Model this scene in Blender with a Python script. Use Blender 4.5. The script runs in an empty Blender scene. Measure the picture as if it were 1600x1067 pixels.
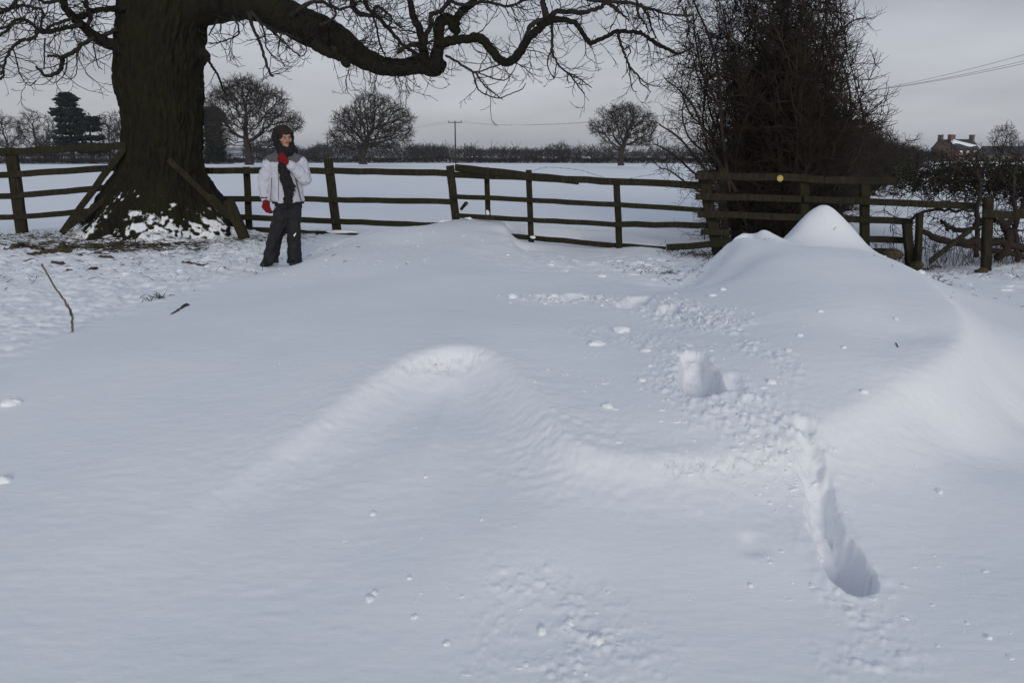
import bpy, bmesh, math, random
import numpy as np
from mathutils import Vector, Matrix
R = math.radians
PI = math.pi
rng = random.Random(7)
nrg = np.random.RandomState(11)
sc = bpy.context.scene
COL = sc.collection

# ------------------------------------------------------------------ camera
HC = 1.27
PITCH = R(12.6)
F = 1297.0
cam_d = bpy.data.cameras.new("camera")
cam_d.sensor_width = 36.0
cam_d.lens = F / 1600.0 * 36.0
cam_d.clip_start = 0.05
cam_d.clip_end = 9000
cam = bpy.data.objects.new("camera", cam_d)
cam.location = (0, 0, HC)
cam.rotation_euler = (R(90) - PITCH, 0, 0)
COL.objects.link(cam)
sc.camera = cam
cp, sp = math.cos(PITCH), math.sin(PITCH)

# ------------------------------------------------------------------ light
SUN_EL, SUN_AZ = R(15), R(8)        # low veiled sun behind the photographer, a little to the right
world = bpy.data.worlds.new("World")
sc.world = world
world.use_nodes = True
wt = world.node_tree
wt.nodes.clear()
def N(t, typ, **kw):
    n = t.nodes.new(typ)
    for k, v in kw.items():
        setattr(n, k, v)
    return n
w_out = N(wt, 'ShaderNodeOutputWorld')
w_bg = N(wt, 'ShaderNodeBackground')
w_tc = N(wt, 'ShaderNodeTexCoord')
w_sky = N(wt, 'ShaderNodeTexSky', sky_type='NISHITA')
w_sky.sun_disc = False
w_sky.sun_elevation = SUN_EL
w_sky.sun_rotation = PI - SUN_AZ
w_sep = N(wt, 'ShaderNodeSeparateXYZ')
w_ramp = N(wt, 'ShaderNodeValToRGB')
e = w_ramp.color_ramp.elements
e[0].position = 0.0; e[0].color = (0.500, 0.508, 0.556, 1)
e[1].position = 1.0; e[1].color = (0.330, 0.391, 0.484, 1)
a = e.new(0.10); a.color = (0.500, 0.508, 0.556, 1)
a = e.new(0.22); a.color = (0.445, 0.465, 0.525, 1)
a = e.new(0.40); a.color = (0.362, 0.411, 0.489, 1)
w_map = N(wt, 'ShaderNodeMapping')
w_map.inputs['Scale'].default_value = (1.5, 1.5, 7.0)
w_noi = N(wt, 'ShaderNodeTexNoise')
w_noi.inputs['Scale'].default_value = 2.4
w_noi.inputs['Detail'].default_value = 5
w_mr = N(wt, 'ShaderNodeMapRange')
w_mr.inputs['From Min'].default_value = 0.3
w_mr.inputs['From Max'].default_value = 0.7
w_mr.inputs['To Min'].default_value = 0.83
w_mr.inputs['To Max'].default_value = 1.17
w_mul = N(wt, 'ShaderNodeVectorMath', operation='SCALE')
w_sk = N(wt, 'ShaderNodeVectorMath', operation='SCALE')
w_sk.inputs['Scale'].default_value = 0.012
w_add = N(wt, 'ShaderNodeVectorMath', operation='ADD')
L = wt.links.new
L(w_tc.outputs['Generated'], w_sep.inputs[0])
L(w_sep.outputs['Z'], w_ramp.inputs[0])
L(w_tc.outputs['Generated'], w_map.inputs[0])
L(w_map.outputs[0], w_noi.inputs['Vector'])
L(w_noi.outputs[0], w_mr.inputs[0])
L(w_ramp.outputs[0], w_mul.inputs[0])
L(w_mr.outputs[0], w_mul.inputs['Scale'])
L(w_sky.outputs[0], w_sk.inputs[0])
L(w_mul.outputs[0], w_add.inputs[0])
L(w_sk.outputs[0], w_add.inputs[1])
L(w_add.outputs[0], w_bg.inputs[0])
w_bg.inputs[1].default_value = 0.88
L(w_bg.outputs[0], w_out.inputs[0])
sun_d = bpy.data.lights.new("sun", 'SUN')
sun_d.energy = 1.25
sun_d.angle = R(16)
sun_d.color = (1.0, 0.94, 0.83)
sun = bpy.data.objects.new("sun", sun_d)
sun.rotation_euler = (R(90) - SUN_EL, 0, SUN_AZ)
COL.objects.link(sun)
sc.cycles.diffuse_bounces = 8
sc.cycles.max_bounces = 12
sc.view_settings.view_transform = 'Standard'
sc.view_settings.look = 'None'
sc.view_settings.exposure = 0.0
sc.view_settings.gamma = 1.0
sc.view_settings.use_curve_mapping = False

# ------------------------------------------------------------------ helpers
def ray(px, py):
    u, v = (px - 800.0) / F, (533.5 - py) / F
    return (u, cp + v * sp, -sp + v * cp)
def at(px, py, Y):                      # a point of the place at ground distance Y
    d = ray(px, py)
    s = Y / d[1]
    return (d[0] * s, Y, HC + d[2] * s)
def onz(px, py, z):                     # where the view of (px,py) meets height z
    d = ray(px, py)
    s = (z - HC) / d[2]
    return (d[0] * s, d[1] * s, z)

def tag(o, label=None, cat=None, group=None, kind=None):
    if label: o['label'] = label
    if cat: o['category'] = cat
    if group: o['group'] = group
    if kind: o['kind'] = kind
    return o
def empty(name, loc=(0, 0, 0), rz=0.0):
    o = bpy.data.objects.new(name, None)
    o.location = loc
    o.rotation_euler = (0, 0, rz)
    o.empty_display_size = 0.2
    COL.objects.link(o)
    return o
def link_mesh(name, me, mat, parent=None):
    if mat is not None:
        me.materials.append(mat)
    o = bpy.data.objects.new(name, me)
    COL.objects.link(o)
    if parent is not None:
        o.parent = parent
        o.matrix_parent_inverse = Matrix.Identity(4)
    return o
def np_mesh(name, V, Fq, smooth=True):
    """V (n,3), Fq (m,k) all faces with k corners"""
    me = bpy.data.meshes.new(name)
    V = np.ascontiguousarray(V, dtype=np.float32)
    Fq = np.ascontiguousarray(Fq, dtype=np.int32)
    me.vertices.add(len(V)); me.vertices.foreach_set('co', V.ravel())
    k = Fq.shape[1]
    me.loops.add(Fq.size); me.loops.foreach_set('vertex_index', Fq.ravel())
    me.polygons.add(len(Fq))
    me.polygons.foreach_set('loop_start', np.arange(0, Fq.size, k, dtype=np.int32))
    me.polygons.foreach_set('loop_total', np.full(len(Fq), k, dtype=np.int32))
    me.polygons.foreach_set('use_smooth', np.full(len(Fq), smooth, dtype=bool))
    me.update(calc_edges=True)
    return me
def mesh_from(verts, faces, name, smooth=False):
    me = bpy.data.meshes.new(name)
    me.from_pydata(verts, [], faces)
    if smooth:
        me.polygons.foreach_set('use_smooth', [True] * len(me.polygons))
    me.update()
    return me

def hash2(ix, iy, seed):
    h = (ix.astype(np.int64) * 374761393 + iy.astype(np.int64) * 668265263 + seed * 1442695041) & 0xFFFFFFFF
    h = ((h ^ (h >> 13)) * 1274126177) & 0xFFFFFFFF
    h = h ^ (h >> 16)
    return (h & 0xFFFFFF) / float(0xFFFFFF)
def vnoise(x, y, seed=0):
    x = np.asarray(x, dtype=np.float64); y = np.asarray(y, dtype=np.float64)
    ix = np.floor(x); iy = np.floor(y)
    fx = x - ix; fy = y - iy
    fx = fx * fx * fx * (fx * (fx * 6 - 15) + 10); fy = fy * fy * fy * (fy * (fy * 6 - 15) + 10)
    a = hash2(ix, iy, seed); b = hash2(ix + 1, iy, seed)
    c = hash2(ix, iy + 1, seed); d = hash2(ix + 1, iy + 1, seed)
    return (a * (1 - fx) + b * fx) * (1 - fy) + (c * (1 - fx) + d * fx) * fy
def fbm(x, y, seed=0, oct=4, gain=0.5):
    s = 0; a = 1.0; t = 0
    for i in range(oct):
        c, s_ = math.cos(i * 1.3), math.sin(i * 1.3)
        xx = (x * c - y * s_) * 2 ** i; yy = (x * s_ + y * c) * 2 ** i
        s = s + a * vnoise(xx + 17.3 * i, yy + 9.1 * i, seed + i); t += a; a *= gain
    return s / t
def sstep(x, a, b):
    t = np.clip((x - a) / (b - a), 0, 1)
    return t * t * (3 - 2 * t)
def dpoly(x, y, pts):
    """distance to a polyline and the parameter 0..1 along it"""
    best = np.full(np.shape(x), 1e9); par = np.zeros(np.shape(x)); side = np.zeros(np.shape(x))
    n = len(pts) - 1
    for i in range(n):
        ax, ay = pts[i][:2]; bx, by = pts[i + 1][:2]
        dx, dy = bx - ax, by - ay
        t = np.clip(((x - ax) * dx + (y - ay) * dy) / (dx * dx + dy * dy), 0, 1)
        ex, ey = x - ax - t * dx, y - ay - t * dy
        d = np.sqrt(ex * ex + ey * ey)
        m = d < best
        best = np.where(m, d, best); par = np.where(m, (i + t) / n, par)
        side = np.where(m, np.sign(dx * ey - dy * ex), side)
    return best, par, side

# ------------------------------------------------------------------ materials
def new_mat(name):
    m = bpy.data.materials.new(name)
    m.use_nodes = True
    t = m.node_tree
    t.nodes.clear()
    out = N(t, 'ShaderNodeOutputMaterial')
    b = N(t, 'ShaderNodeBsdfPrincipled')
    t.links.new(b.outputs[0], out.inputs[0])
    return m, t, b
def ramp(t, fac, stops):
    r = N(t, 'ShaderNodeValToRGB')
    el = r.color_ramp.elements
    el[0].position, el[0].color = stops[0][0], (*stops[0][1], 1)
    el[1].position, el[1].color = stops[-1][0], (*stops[-1][1], 1)
    for p, c in stops[1:-1]:
        x = el.new(p); x.color = (*c, 1)
    t.links.new(fac, r.inputs[0])
    return r
def noise(t, scale, detail=4, vec=None, rough=0.55, sc3=None, coord='Object'):
    tc = N(t, 'ShaderNodeTexCoord')
    src = tc.outputs[coord]
    if sc3:
        mp = N(t, 'ShaderNodeMapping'); mp.inputs['Scale'].default_value = sc3
        t.links.new(src, mp.inputs[0]); src = mp.outputs[0]
    n = N(t, 'ShaderNodeTexNoise')
    n.inputs['Scale'].default_value = scale; n.inputs['Detail'].default_value = detail
    n.inputs['Roughness'].default_value = rough
    t.links.new(src, n.inputs['Vector'])
    return n
def bump(t, b, h, strength=0.4, dist=0.01, prev=None):
    bp = N(t, 'ShaderNodeBump')
    bp.inputs['Strength'].default_value = strength; bp.inputs['Distance'].default_value = dist
    t.links.new(h, bp.inputs['Height'])
    if prev is not None: t.links.new(prev.outputs[0], bp.inputs['Normal'])
    t.links.new(bp.outputs[0], b.inputs['Normal'])
    return bp
def simple(name, c1, c2, scale=8, rough=0.8, bmp=0.3, dist=0.01, sc3=None, detail=5, spec=0.3):
    m, t, b = new_mat(name)
    n = noise(t, scale, detail, sc3=sc3)
    r = ramp(t, n.outputs[0], [(0.3, c1), (0.7, c2)])
    t.links.new(r.outputs[0], b.inputs['Base Color'])
    b.inputs['Roughness'].default_value = rough
    b.inputs['Specular IOR Level'].default_value = spec
    if bmp: bump(t, b, n.outputs[0], bmp, dist)
    return m
M = {}
# snow with thin patches where the dead grass shows (vertex attribute 'thin')
def snow_mat():
    m, t, b = new_mat('snow')
    at_ = N(t, 'ShaderNodeAttribute'); at_.attribute_name = 'thin'
    n1 = noise(t, 9.0, 8, rough=0.75, sc3=(0.8, 1.4, 1.0))
    n2 = noise(t, 60.0, 3, rough=0.7)
    mul = N(t, 'ShaderNodeMath', operation='MULTIPLY_ADD')
    t.links.new(n2.outputs[0], mul.inputs[0]); mul.inputs[1].default_value = 0.28
    t.links.new(n1.outputs[0], mul.inputs[2])
    ad = N(t, 'ShaderNodeMath', operation='ADD')
    t.links.new(mul.outputs[0], ad.inputs[0]); t.links.new(at_.outputs['Fac'], ad.inputs[1])
    gr = ramp(t, ad.outputs[0], [(0.0, (0, 0, 0)), (0.93, (0, 0, 0)), (1.0, (1, 1, 1))])
    sn = noise(t, 1.2, 5, rough=0.6)
    sr = ramp(t, sn.outputs[0], [(0.3, (0.835, 0.845, 0.885)), (0.7, (0.88, 0.885, 0.91))])
    # dusting of soil along the crumbling edges (attribute 'dirt')
    ad_ = N(t, 'ShaderNodeAttribute'); ad_.attribute_name = 'dirt'
    n3 = noise(t, 45.0, 4, rough=0.7)
    dm = N(t, 'ShaderNodeMath', operation='MULTIPLY')
    t.links.new(ad_.outputs['Fac'], dm.inputs[0])
    dr = ramp(t, n3.outputs[0], [(0.52, (0, 0, 0)), (0.68, (1, 1, 1))])
    t.links.new(dr.outputs[0], dm.inputs[1])
    mx0 = N(t, 'ShaderNodeMix', data_type='RGBA')
    t.links.new(dm.outputs[0], mx0.inputs['Factor'])
    t.links.new(sr.outputs[0], mx0.inputs['A']); mx0.inputs['B'].default_value = (0.42, 0.36, 0.29, 1)
    gc = noise(t, 30.0, 4)
    gcr = ramp(t, gc.outputs[0], [(0.35, (0.045, 0.036, 0.022)), (0.65, (0.11, 0.095, 0.055))])
    mx = N(t, 'ShaderNodeMix', data_type='RGBA')
    t.links.new(gr.outputs[0], mx.inputs['Factor'])
    t.links.new(mx0.outputs['Result'], mx.inputs['A']); t.links.new(gcr.outputs[0], mx.inputs['B'])
    t.links.new(mx.outputs['Result'], b.inputs['Base Color'])
    b.inputs['Roughness'].default_value = 0.75
    b.inputs['Specular IOR Level'].default_value = 0.25
    # wind ripple + grain
    rp = noise(t, 14.0, 3, rough=0.5, sc3=(0.9, 2.6, 1.0))
    bp = bump(t, b, rp.outputs[0], 0.22, 0.008)
    fg = noise(t, 190.0, 3, rough=0.8)
    bump(t, b, fg.outputs[0], 0.5, 0.0022, prev=bp)
    return m
M['snow'] = snow_mat()
def clod_mat():
    m, t, b = new_mat('snow clod')
    n = noise(t, 40, 5, rough=0.7)
    r = ramp(t, n.outputs[0], [(0.3, (0.83, 0.85, 0.88)), (0.7, (0.89, 0.90, 0.91))])
    t.links.new(r.outputs[0], b.inputs['Base Color'])
    b.inputs['Roughness'].default_value = 0.8
    bump(t, b, n.outputs[0], 0.6, 0.008)
    return m
M['clod'] = clod_mat()
def bark_mat(name, c1, c2, moss=None, snow=False, scale=6):
    m, t, b = new_mat(name)
    n = noise(t, scale, 8, rough=0.65, sc3=(3.0, 3.0, 0.6))
    r = ramp(t, n.outputs[0], [(0.3, c1), (0.7, c2)])
    col = r.outputs[0]
    if moss:
        mn = noise(t, 1.6, 6, rough=0.65)
        mr = ramp(t, mn.outputs[0], [(0.45, (0, 0, 0)), (0.68, (1, 1, 1))])
        mx = N(t, 'ShaderNodeMix', data_type='RGBA')
        t.links.new(mr.outputs[0], mx.inputs['Factor']); t.links.new(col, mx.inputs['A'])
        mx.inputs['B'].default_value = (*moss, 1); col = mx.outputs['Result']
    if snow:
        ge = N(t, 'ShaderNodeNewGeometry')
        sx = N(t, 'ShaderNodeSeparateXYZ'); t.links.new(ge.outputs['Normal'], sx.inputs[0])
        px = N(t, 'ShaderNodeSeparateXYZ'); t.links.new(ge.outputs['Position'], px.inputs[0])
        mr = N(t, 'ShaderNodeMapRange'); t.links.new(px.outputs['Z'], mr.inputs[0])
        mr.inputs['From Min'].default_value = 0.0; mr.inputs['From Max'].default_value = 1.1
        mr.inputs['To Min'].default_value = -0.04; mr.inputs['To Max'].default_value = -0.45
        sn = noise(t, 5.0, 6, rough=0.7)
        a1 = N(t, 'ShaderNodeMath', operation='ADD'); t.links.new(sx.outputs['Z'], a1.inputs[0]); t.links.new(mr.outputs[0], a1.inputs[1])
        a2 = N(t, 'ShaderNodeMath', operation='ADD'); t.links.new(a1.outputs[0], a2.inputs[0]); t.links.new(sn.outputs[0], a2.inputs[1])
        sr = ramp(t, a2.outputs[0], [(0.0, (0, 0, 0)), (0.91, (0, 0, 0)), (1.0, (1, 1, 1))])
        mx = N(t, 'ShaderNodeMix', data_type='RGBA')
        t.links.new(sr.outputs[0], mx.inputs['Factor']); t.links.new(col, mx.inputs['A'])
        mx.inputs['B'].default_value = (0.83, 0.85, 0.88, 1); col = mx.outputs['Result']
    t.links.new(col, b.inputs['Base Color'])
    b.inputs['Roughness'].default_value = 0.9
    b.inputs['Specular IOR Level'].default_value = 0.15
    bump(t, b, n.outputs[0], 0.8, 0.02)
    return m
M['bark'] = bark_mat('oak bark', (0.005, 0.0045, 0.003), (0.022, 0.019, 0.012), moss=(0.017, 0.018, 0.007), snow=True)
M['limb'] = bark_mat('oak limb bark', (0.006, 0.005, 0.0045), (0.020, 0.017, 0.013), moss=(0.016, 0.016, 0.008))
M['twig'] = simple('oak twig', (0.013, 0.011, 0.009), (0.030, 0.025, 0.020), 6, 0.85, 0)
M['fartree'] = simple('far bare tree', (0.028, 0.022, 0.019), (0.05, 0.04, 0.034), 2, 0.9, 0)
M['haw'] = simple('hawthorn twig', (0.014, 0.010, 0.008), (0.040, 0.029, 0.022), 3, 0.9, 0)
M['hedge'] = simple('hedge twig', (0.016, 0.012, 0.011), (0.045, 0.033, 0.028), 0.6, 0.9, 0)
M['conifer'] = simple('conifer needles', (0.007, 0.012, 0.010), (0.018, 0.026, 0.020), 1.5, 0.9, 0)
M['wood'] = bark_mat('weathered rail wood', (0.011, 0.0095, 0.006), (0.044, 0.037, 0.024), moss=(0.019, 0.020, 0.009), scale=9)
M['ends'] = simple('cut wood', (0.10, 0.075, 0.045), (0.17, 0.13, 0.08), 20, 0.9, 0.3)
M['metal'] = simple('galvanised wire', (0.05, 0.05, 0.05), (0.09, 0.085, 0.08), 30, 0.6, 0)
M['leaf'] = simple('ivy leaf', (0.012, 0.018, 0.008), (0.035, 0.042, 0.018), 3, 0.7, 0)
M['litter'] = simple('dead litter', (0.03, 0.022, 0.014), (0.085, 0.065, 0.04), 12, 0.9, 0)

# ------------------------------------------------------------------ tubes
class Tubes:
    def __init__(s): s.ch = {}
    def add(s, pts, rad, sides=4):
        if len(pts) < 2: return
        s.ch.setdefault((len(pts), sides), []).append((pts, rad))
    def arrays(s):
        VV, FF = [], []; off = 0
        for (n, k), lst in s.ch.items():
            P = np.array([c[0] for c in lst], dtype=np.float64)      # m,n,3
            Rr = np.array([c[1] for c in lst], dtype=np.float64)     # m,n
            m = len(lst)
            T = np.empty_like(P)
            T[:, 1:-1] = P[:, 2:] - P[:, :-2]; T[:, 0] = P[:, 1] - P[:, 0]; T[:, -1] = P[:, -1] - P[:, -2]
            T /= np.linalg.norm(T, axis=2, keepdims=True) + 1e-9
            ov = P[:, -1] - P[:, 0]; ov /= np.linalg.norm(ov, axis=1, keepdims=True) + 1e-9
            ref = np.where(np.abs(ov[:, 2:3]) > 0.8, np.array([[1.0, 0.13, 0.0]]), np.array([[0.05, 0.1, 1.0]]))
            ref = np.repeat(ref[:, None, :], n, axis=1)
            A = np.cross(T, ref); A /= np.linalg.norm(A, axis=2, keepdims=True) + 1e-9
            B = np.cross(T, A)
            an = np.arange(k) * 2 * PI / k
            ring = P[:, :, None, :] + Rr[:, :, None, None] * (A[:, :, None, :] * np.cos(an)[None, None, :, None] + B[:, :, None, :] * np.sin(an)[None, None, :, None])
            VV.append(ring.reshape(-1, 3))
            idx = np.arange(m * n * k).reshape(m, n, k) + off
            a = idx[:, :-1, :]; b = np.roll(a, -1, axis=2); c = idx[:, 1:, :]; d = np.roll(c, -1, axis=2)
            FF.append(np.stack([a, b, d, c], axis=-1).reshape(-1, 4))
            off += m * n * k
        if not VV: return np.zeros((0, 3)), np.zeros((0, 4), int)
        return np.concatenate(VV), np.concatenate(FF)
    def mesh(s, name, origin=(0, 0, 0)):
        V, Fq = s.arrays()
        return np_mesh(name, V - np.array(origin), Fq)

def spline(pts, sub=4):
    """Catmull-Rom through rows (any number of columns)"""
    P = np.array(pts, dtype=float)
    if len(P) < 3: 
        t = np.linspace(0, 1, sub + 1)[:, None]
        return P[0] * (1 - t) + P[-1] * t
    E = np.vstack([2 * P[0] - P[1], P, 2 * P[-1] - P[-2]])
    out = []
    for i in range(1, len(E) - 2):
        p0, p1, p2, p3 = E[i - 1], E[i], E[i + 1], E[i + 2]
        for j in range(sub):
            t = j / sub
            out.append(0.5 * ((2 * p1) + (-p0 + p2) * t + (2 * p0 - 5 * p1 + 4 * p2 - p3) * t * t + (-p0 + 3 * p1 - 3 * p2 + p3) * t ** 3))
    out.append(P[-1])
    return np.array(out)

def norm(d):
    l = math.sqrt(d[0] ** 2 + d[1] ** 2 + d[2] ** 2) + 1e-9
    return (d[0] / l, d[1] / l, d[2] / l)
def rvec(g):
    return norm((g.gauss(0, 1), g.gauss(0, 1), g.gauss(0, 1)))
def twigs(T, g, p, d, Ln, r, depth, seg=0.07, wig=0.28, up=0.10, r_tip=0.003, spawn=0.55, ang=0.9, child=0.55, sides=3, droop=0.0):
    n = max(2, int(Ln / seg)); s = Ln / n
    pts = [p]; rad = [r]
    kids = []
    for i in range(n):
        f = (i + 1) / n
        rv = (g.gauss(0, wig), g.gauss(0, wig), g.gauss(0, wig))
        d = norm((d[0] + rv[0], d[1] + rv[1], d[2] + rv[2] + up * f * 2 - droop * (1 - f)))
        p = (p[0] + d[0] * s, p[1] + d[1] * s, p[2] + d[2] * s)
        pts.append(p); rad.append(r + (r_tip - r) * f)
        if depth > 0 and i < n - 1 and g.random() < spawn:
            kids.append((p, d, 1 - 0.5 * f, rad[-1]))
    T.add(pts, rad, sides)
    for (q, dd, k, rr) in kids:
        v = rvec(g)
        nd = norm((dd[0] + v[0] * ang, dd[1] + v[1] * ang, dd[2] + v[2] * ang))
        twigs(T, g, q, nd, Ln * child * k * g.uniform(0.6, 1.3), max(r_tip, rr * 0.7), depth - 1, seg, wig, up, r_tip, spawn, ang, child, sides, droop)

# ------------------------------------------------------------------ the terrain
CP = []
def c(px, py, z): CP.append(onz(px, py, z))
def w(x, y, z): CP.append((x, y, z))
def row(rows, sub=3, off=None):
    P = spline([onz(*q) for q in rows], sub)
    for p in P: CP.append(tuple(p))
    if off:
        for (dx, dy, z) in off:
            for p in P[::2]: CP.append((p[0] + dx, p[1] + dy, z))
for q in [(0, 1060, -.25), (300, 1060, -.26), (600, 1060, -.26), (900, 1060, -.26), (1200, 1060, -.26), (1500, 1060, -.26), (0, 900, -.21), (0, 760, -.15), (0, 640, -.08),
          (0, 560, -.03), (0, 470, 0), (60, 520, -.02), (150, 560, 0.0), (130, 680, -.09), (200, 460, 0), (140, 820, -.17), (300, 920, -.22),
          (480, 900, -.215), (720, 900, -.19), (900, 900, -.20), (1600, 900, -.22), (1600, 760, -.18), (1200, 900, -.20), (1400, 900, -.21),
          (560, 770, -.13), (640, 705, -.07), (720, 690, -.06), (720, 780, -.135), (770, 740, -.10), (600, 860, -.185), (820, 820, -.14), (1000, 860, -.17),
          (1200, 840, -.155), (1300, 800, -.135), (1400, 770, -.13), (1500, 700, -.13), (1570, 640, -.14), (1590, 600, -.13), (1100, 800, -.12), (930, 800, -.125),
          (250, 690, -.07), (330, 600, .0), (430, 570, .06), (520, 550, .105), (300, 520, .03), (400, 480, .07), (520, 460, .13),
          (620, 510, .16), (720, 505, .18), (440, 445, .06), (360, 460, .02), (640, 430, .16), (720, 430, .185), (800, 500, .17), (860, 580, .12),
          (900, 440, .07), (1000, 450, .08), (1080, 450, .09), (780, 440, .15), (850, 450, .11), (900, 410, .0), (1000, 410, -.03),
          (900, 500, .14), (900, 620, .09), (950, 660, .055), (1000, 560, .14), (1000, 640, .08), (1100, 510, .19), (1100, 650, .085), (1200, 600, .15), (1200, 510, .25),
          (1300, 600, .155), (1300, 540, .24), (1300, 480, .31), (1400, 550, .20), (1400, 490, .27), (1200, 450, .31), (1135, 440, .19), (1165, 420, .31), (1450, 530, .20),
          (1300, 430, .37), (1390, 445, .31), (1240, 412, .405), (1310, 410, .39)]:
    c(*q)
row([(1190, 378, .42), (1240, 384, .43), (1300, 388, .42)], 3)
# the wind-cut lip of the drift, from low left round the hollow, along the right drift and up its back
LIPQ = [(235, 868, -.195, .0), (300, 802, -.15, .04), (370, 747, -.10, .09), (440, 697, -.045, .14), (515, 645, .025, .20), (595, 588, .10, .25), (655, 557, .15, .28), (720, 543, .175, .29), (777, 561, .15, .29), (825, 607, .105, .28), (866, 662, .055, .26),
        (905, 698, .02, .24), (960, 711, .005, .23), (1040, 715, .005, .23), (1120, 714, .005, .22), (1190, 704, .015, .21), (1240, 690, .03, .14), (1300, 660, .07, .16), (1370, 626, .11, .18), (1430, 594, .14, .19), (1475, 566, .165, .21), (1502, 541, .185, .23),
        (1512, 515, .20, .25), (1499, 486, .235, .25), (1475, 460, .265, .25), (1438, 430, .30, .24), (1396, 407, .33, .14), (1352, 393, .35, .0)]
LIP = spline([(*onz(*q[:3]), q[3]) for q in LIPQ], 5)
for p_ in LIP[::3]: CP.append(tuple(p_[:3]))
GX0, GX1, GY0, GY1, GS = -4.5, 6.5, 1.2, 15.4, 0.02
gx_ = np.arange(GX0, GX1, GS); gy_ = np.arange(GY0, GY1, GS)
GXX, GYY = np.meshgrid(gx_, gy_)
ld_, lp_, ls_ = dpoly(GXX, GYY, LIP)
lD_ = np.interp(lp_.ravel() * (len(LIP) - 1), np.arange(len(LIP)), LIP[:, 3]).reshape(ld_.shape)
out_ = np.where(ls_ < 0, ld_, 0.0)
endfade = 1 - sstep(np.hypot(GXX - LIP[-1, 0], GYY - LIP[-1, 1]) * 0 + np.maximum(0, GYY - LIP[-1, 1] + .1), 0, .5)
inside_y = 1.0
sharp_ = lD_ * (1 - np.exp(-np.maximum(0, out_) / .24)) * endfade
WEDGE = np.array([(*onz(786, 347, .20), .22), (*onz(793, 362, .17), .22), (*onz(800, 382, .13), .16), (*onz(808, 400, .08), .05), (*onz(815, 412, .06), .0)])[::-1]
wd2_, wp2_, ws2_ = dpoly(GXX, GYY, WEDGE)
wo2_ = np.where(ws2_ < 0, wd2_, 0.0)
wD2_ = np.interp(wp2_.ravel() * 4, np.arange(5), WEDGE[:, 3]).reshape(wd2_.shape)
sharp2_ = wD2_ * (1 - np.exp(-wo2_ / .09)) * (1 - sstep(GYY, WEDGE[-1, 1], WEDGE[-1, 1] + .5)) * (1 - sstep(wo2_, 1.0, 2.2))
def blur(a, sg):
    r_ = int(3 * sg / GS); k_ = np.exp(-.5 * (np.arange(-r_, r_ + 1) * GS / sg) ** 2); k_ /= k_.sum()
    a = np.apply_along_axis(lambda v: np.convolve(np.pad(v, r_, 'edge'), k_, 'valid'), 1, a)
    return np.apply_along_axis(lambda v: np.convolve(np.pad(v, r_, 'edge'), k_, 'valid'), 0, a)
b1_, b2_, b3_ = blur(sharp_, .034), blur(sharp_, .09), blur(sharp_, .28)
m1_ = sstep(out_, .06, .22); m2_ = sstep(out_, .25, .7)
DROP = blur(sharp2_, .03) + b1_ * (1 - m1_) + b2_ * m1_ * (1 - m2_) + b3_ * m1_ * m2_
def drop(x, y):
    fx = np.clip((np.asarray(x) - GX0) / GS, 0, len(gx_) - 1.001); fy = np.clip((np.asarray(y) - GY0) / GS, 0, len(gy_) - 1.001)
    ix = fx.astype(int); iy = fy.astype(int); tx = fx - ix; ty = fy - iy
    return (DROP[iy, ix] * (1 - tx) + DROP[iy, ix + 1] * tx) * (1 - ty) + (DROP[iy + 1, ix] * (1 - tx) + DROP[iy + 1, ix + 1] * tx) * ty
# edge of the left drift, dropping to the trodden ground
row([(400, 436, .06), (440, 422, .085), (490, 403, .11), (540, 379, .135), (575, 362, .15)], 3, [(-.12, .22, .05), (-.25, .45, .0)])
# drift tail on the fence
row([(575, 362, .15), (640, 357, .16), (690, 348, .19), (745, 343, .205), (786, 347, .20)], 2)
for (x, y, z) in [(.35, 13.4, -.09), (.3, 12.4, -.06), (.25, 11.6, -.03), (.9, 12.6, -.09)]: w(x, y, z)
row([(786, 347, .20), (793, 362, .17), (800, 382, .13)], 2)
for q in [(640, 385, .16), (700, 385, .17), (765, 385, .16), (820, 410, .10)]: c(*q)
pk = onz(1290, 320, .73)
PKX, PKY = pk[0], pk[1]
w(PKX, PKY, .73); w(PKX - .16, PKY - .03, .67); w(PKX - .36, PKY - .1, .49); w(PKX - .6, PKY - .2, .33); w(PKX + .13, PKY - .03, .64); w(PKX + .28, PKY - .06, .47); w(PKX + .44, PKY - .1, .27); w(PKX + .62, PKY - .1, .0); w(PKX + .9, PKY, -.05)
w(PKX + .03, PKY - .4, .52); w(PKX + .05, PKY - .85, .32); w(PKX - .35, PKY - .85, .33); w(PKX + .4, PKY - .8, .22); w(PKX - .3, PKY - .45, .44); w(PKX, PKY + .3, .55); w(PKX - .2, PKY + .7, .2); w(PKX + .4, PKY + .5, -.02)
w(PKX, PKY + 1.3, -.05); w(PKX + .75, PKY - .7, .0); w(PKX - .5, PKY + .5, .12); w(PKX - .9, PKY + .35, .10)
w(2.95, 9.1, .36); w(3.1, 9.45, .31); w(2.75, 9.5, .18); w(2.5, 9.6, .05)
row([(1180, 371, .41), (1163, 366, .42), (1146, 374, .38), (1138, 392, .32), (1128, 412, .24), (1110, 432, .16)], 2, [(-.10, 0, .10), (-.24, .05, -.04)])
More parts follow.
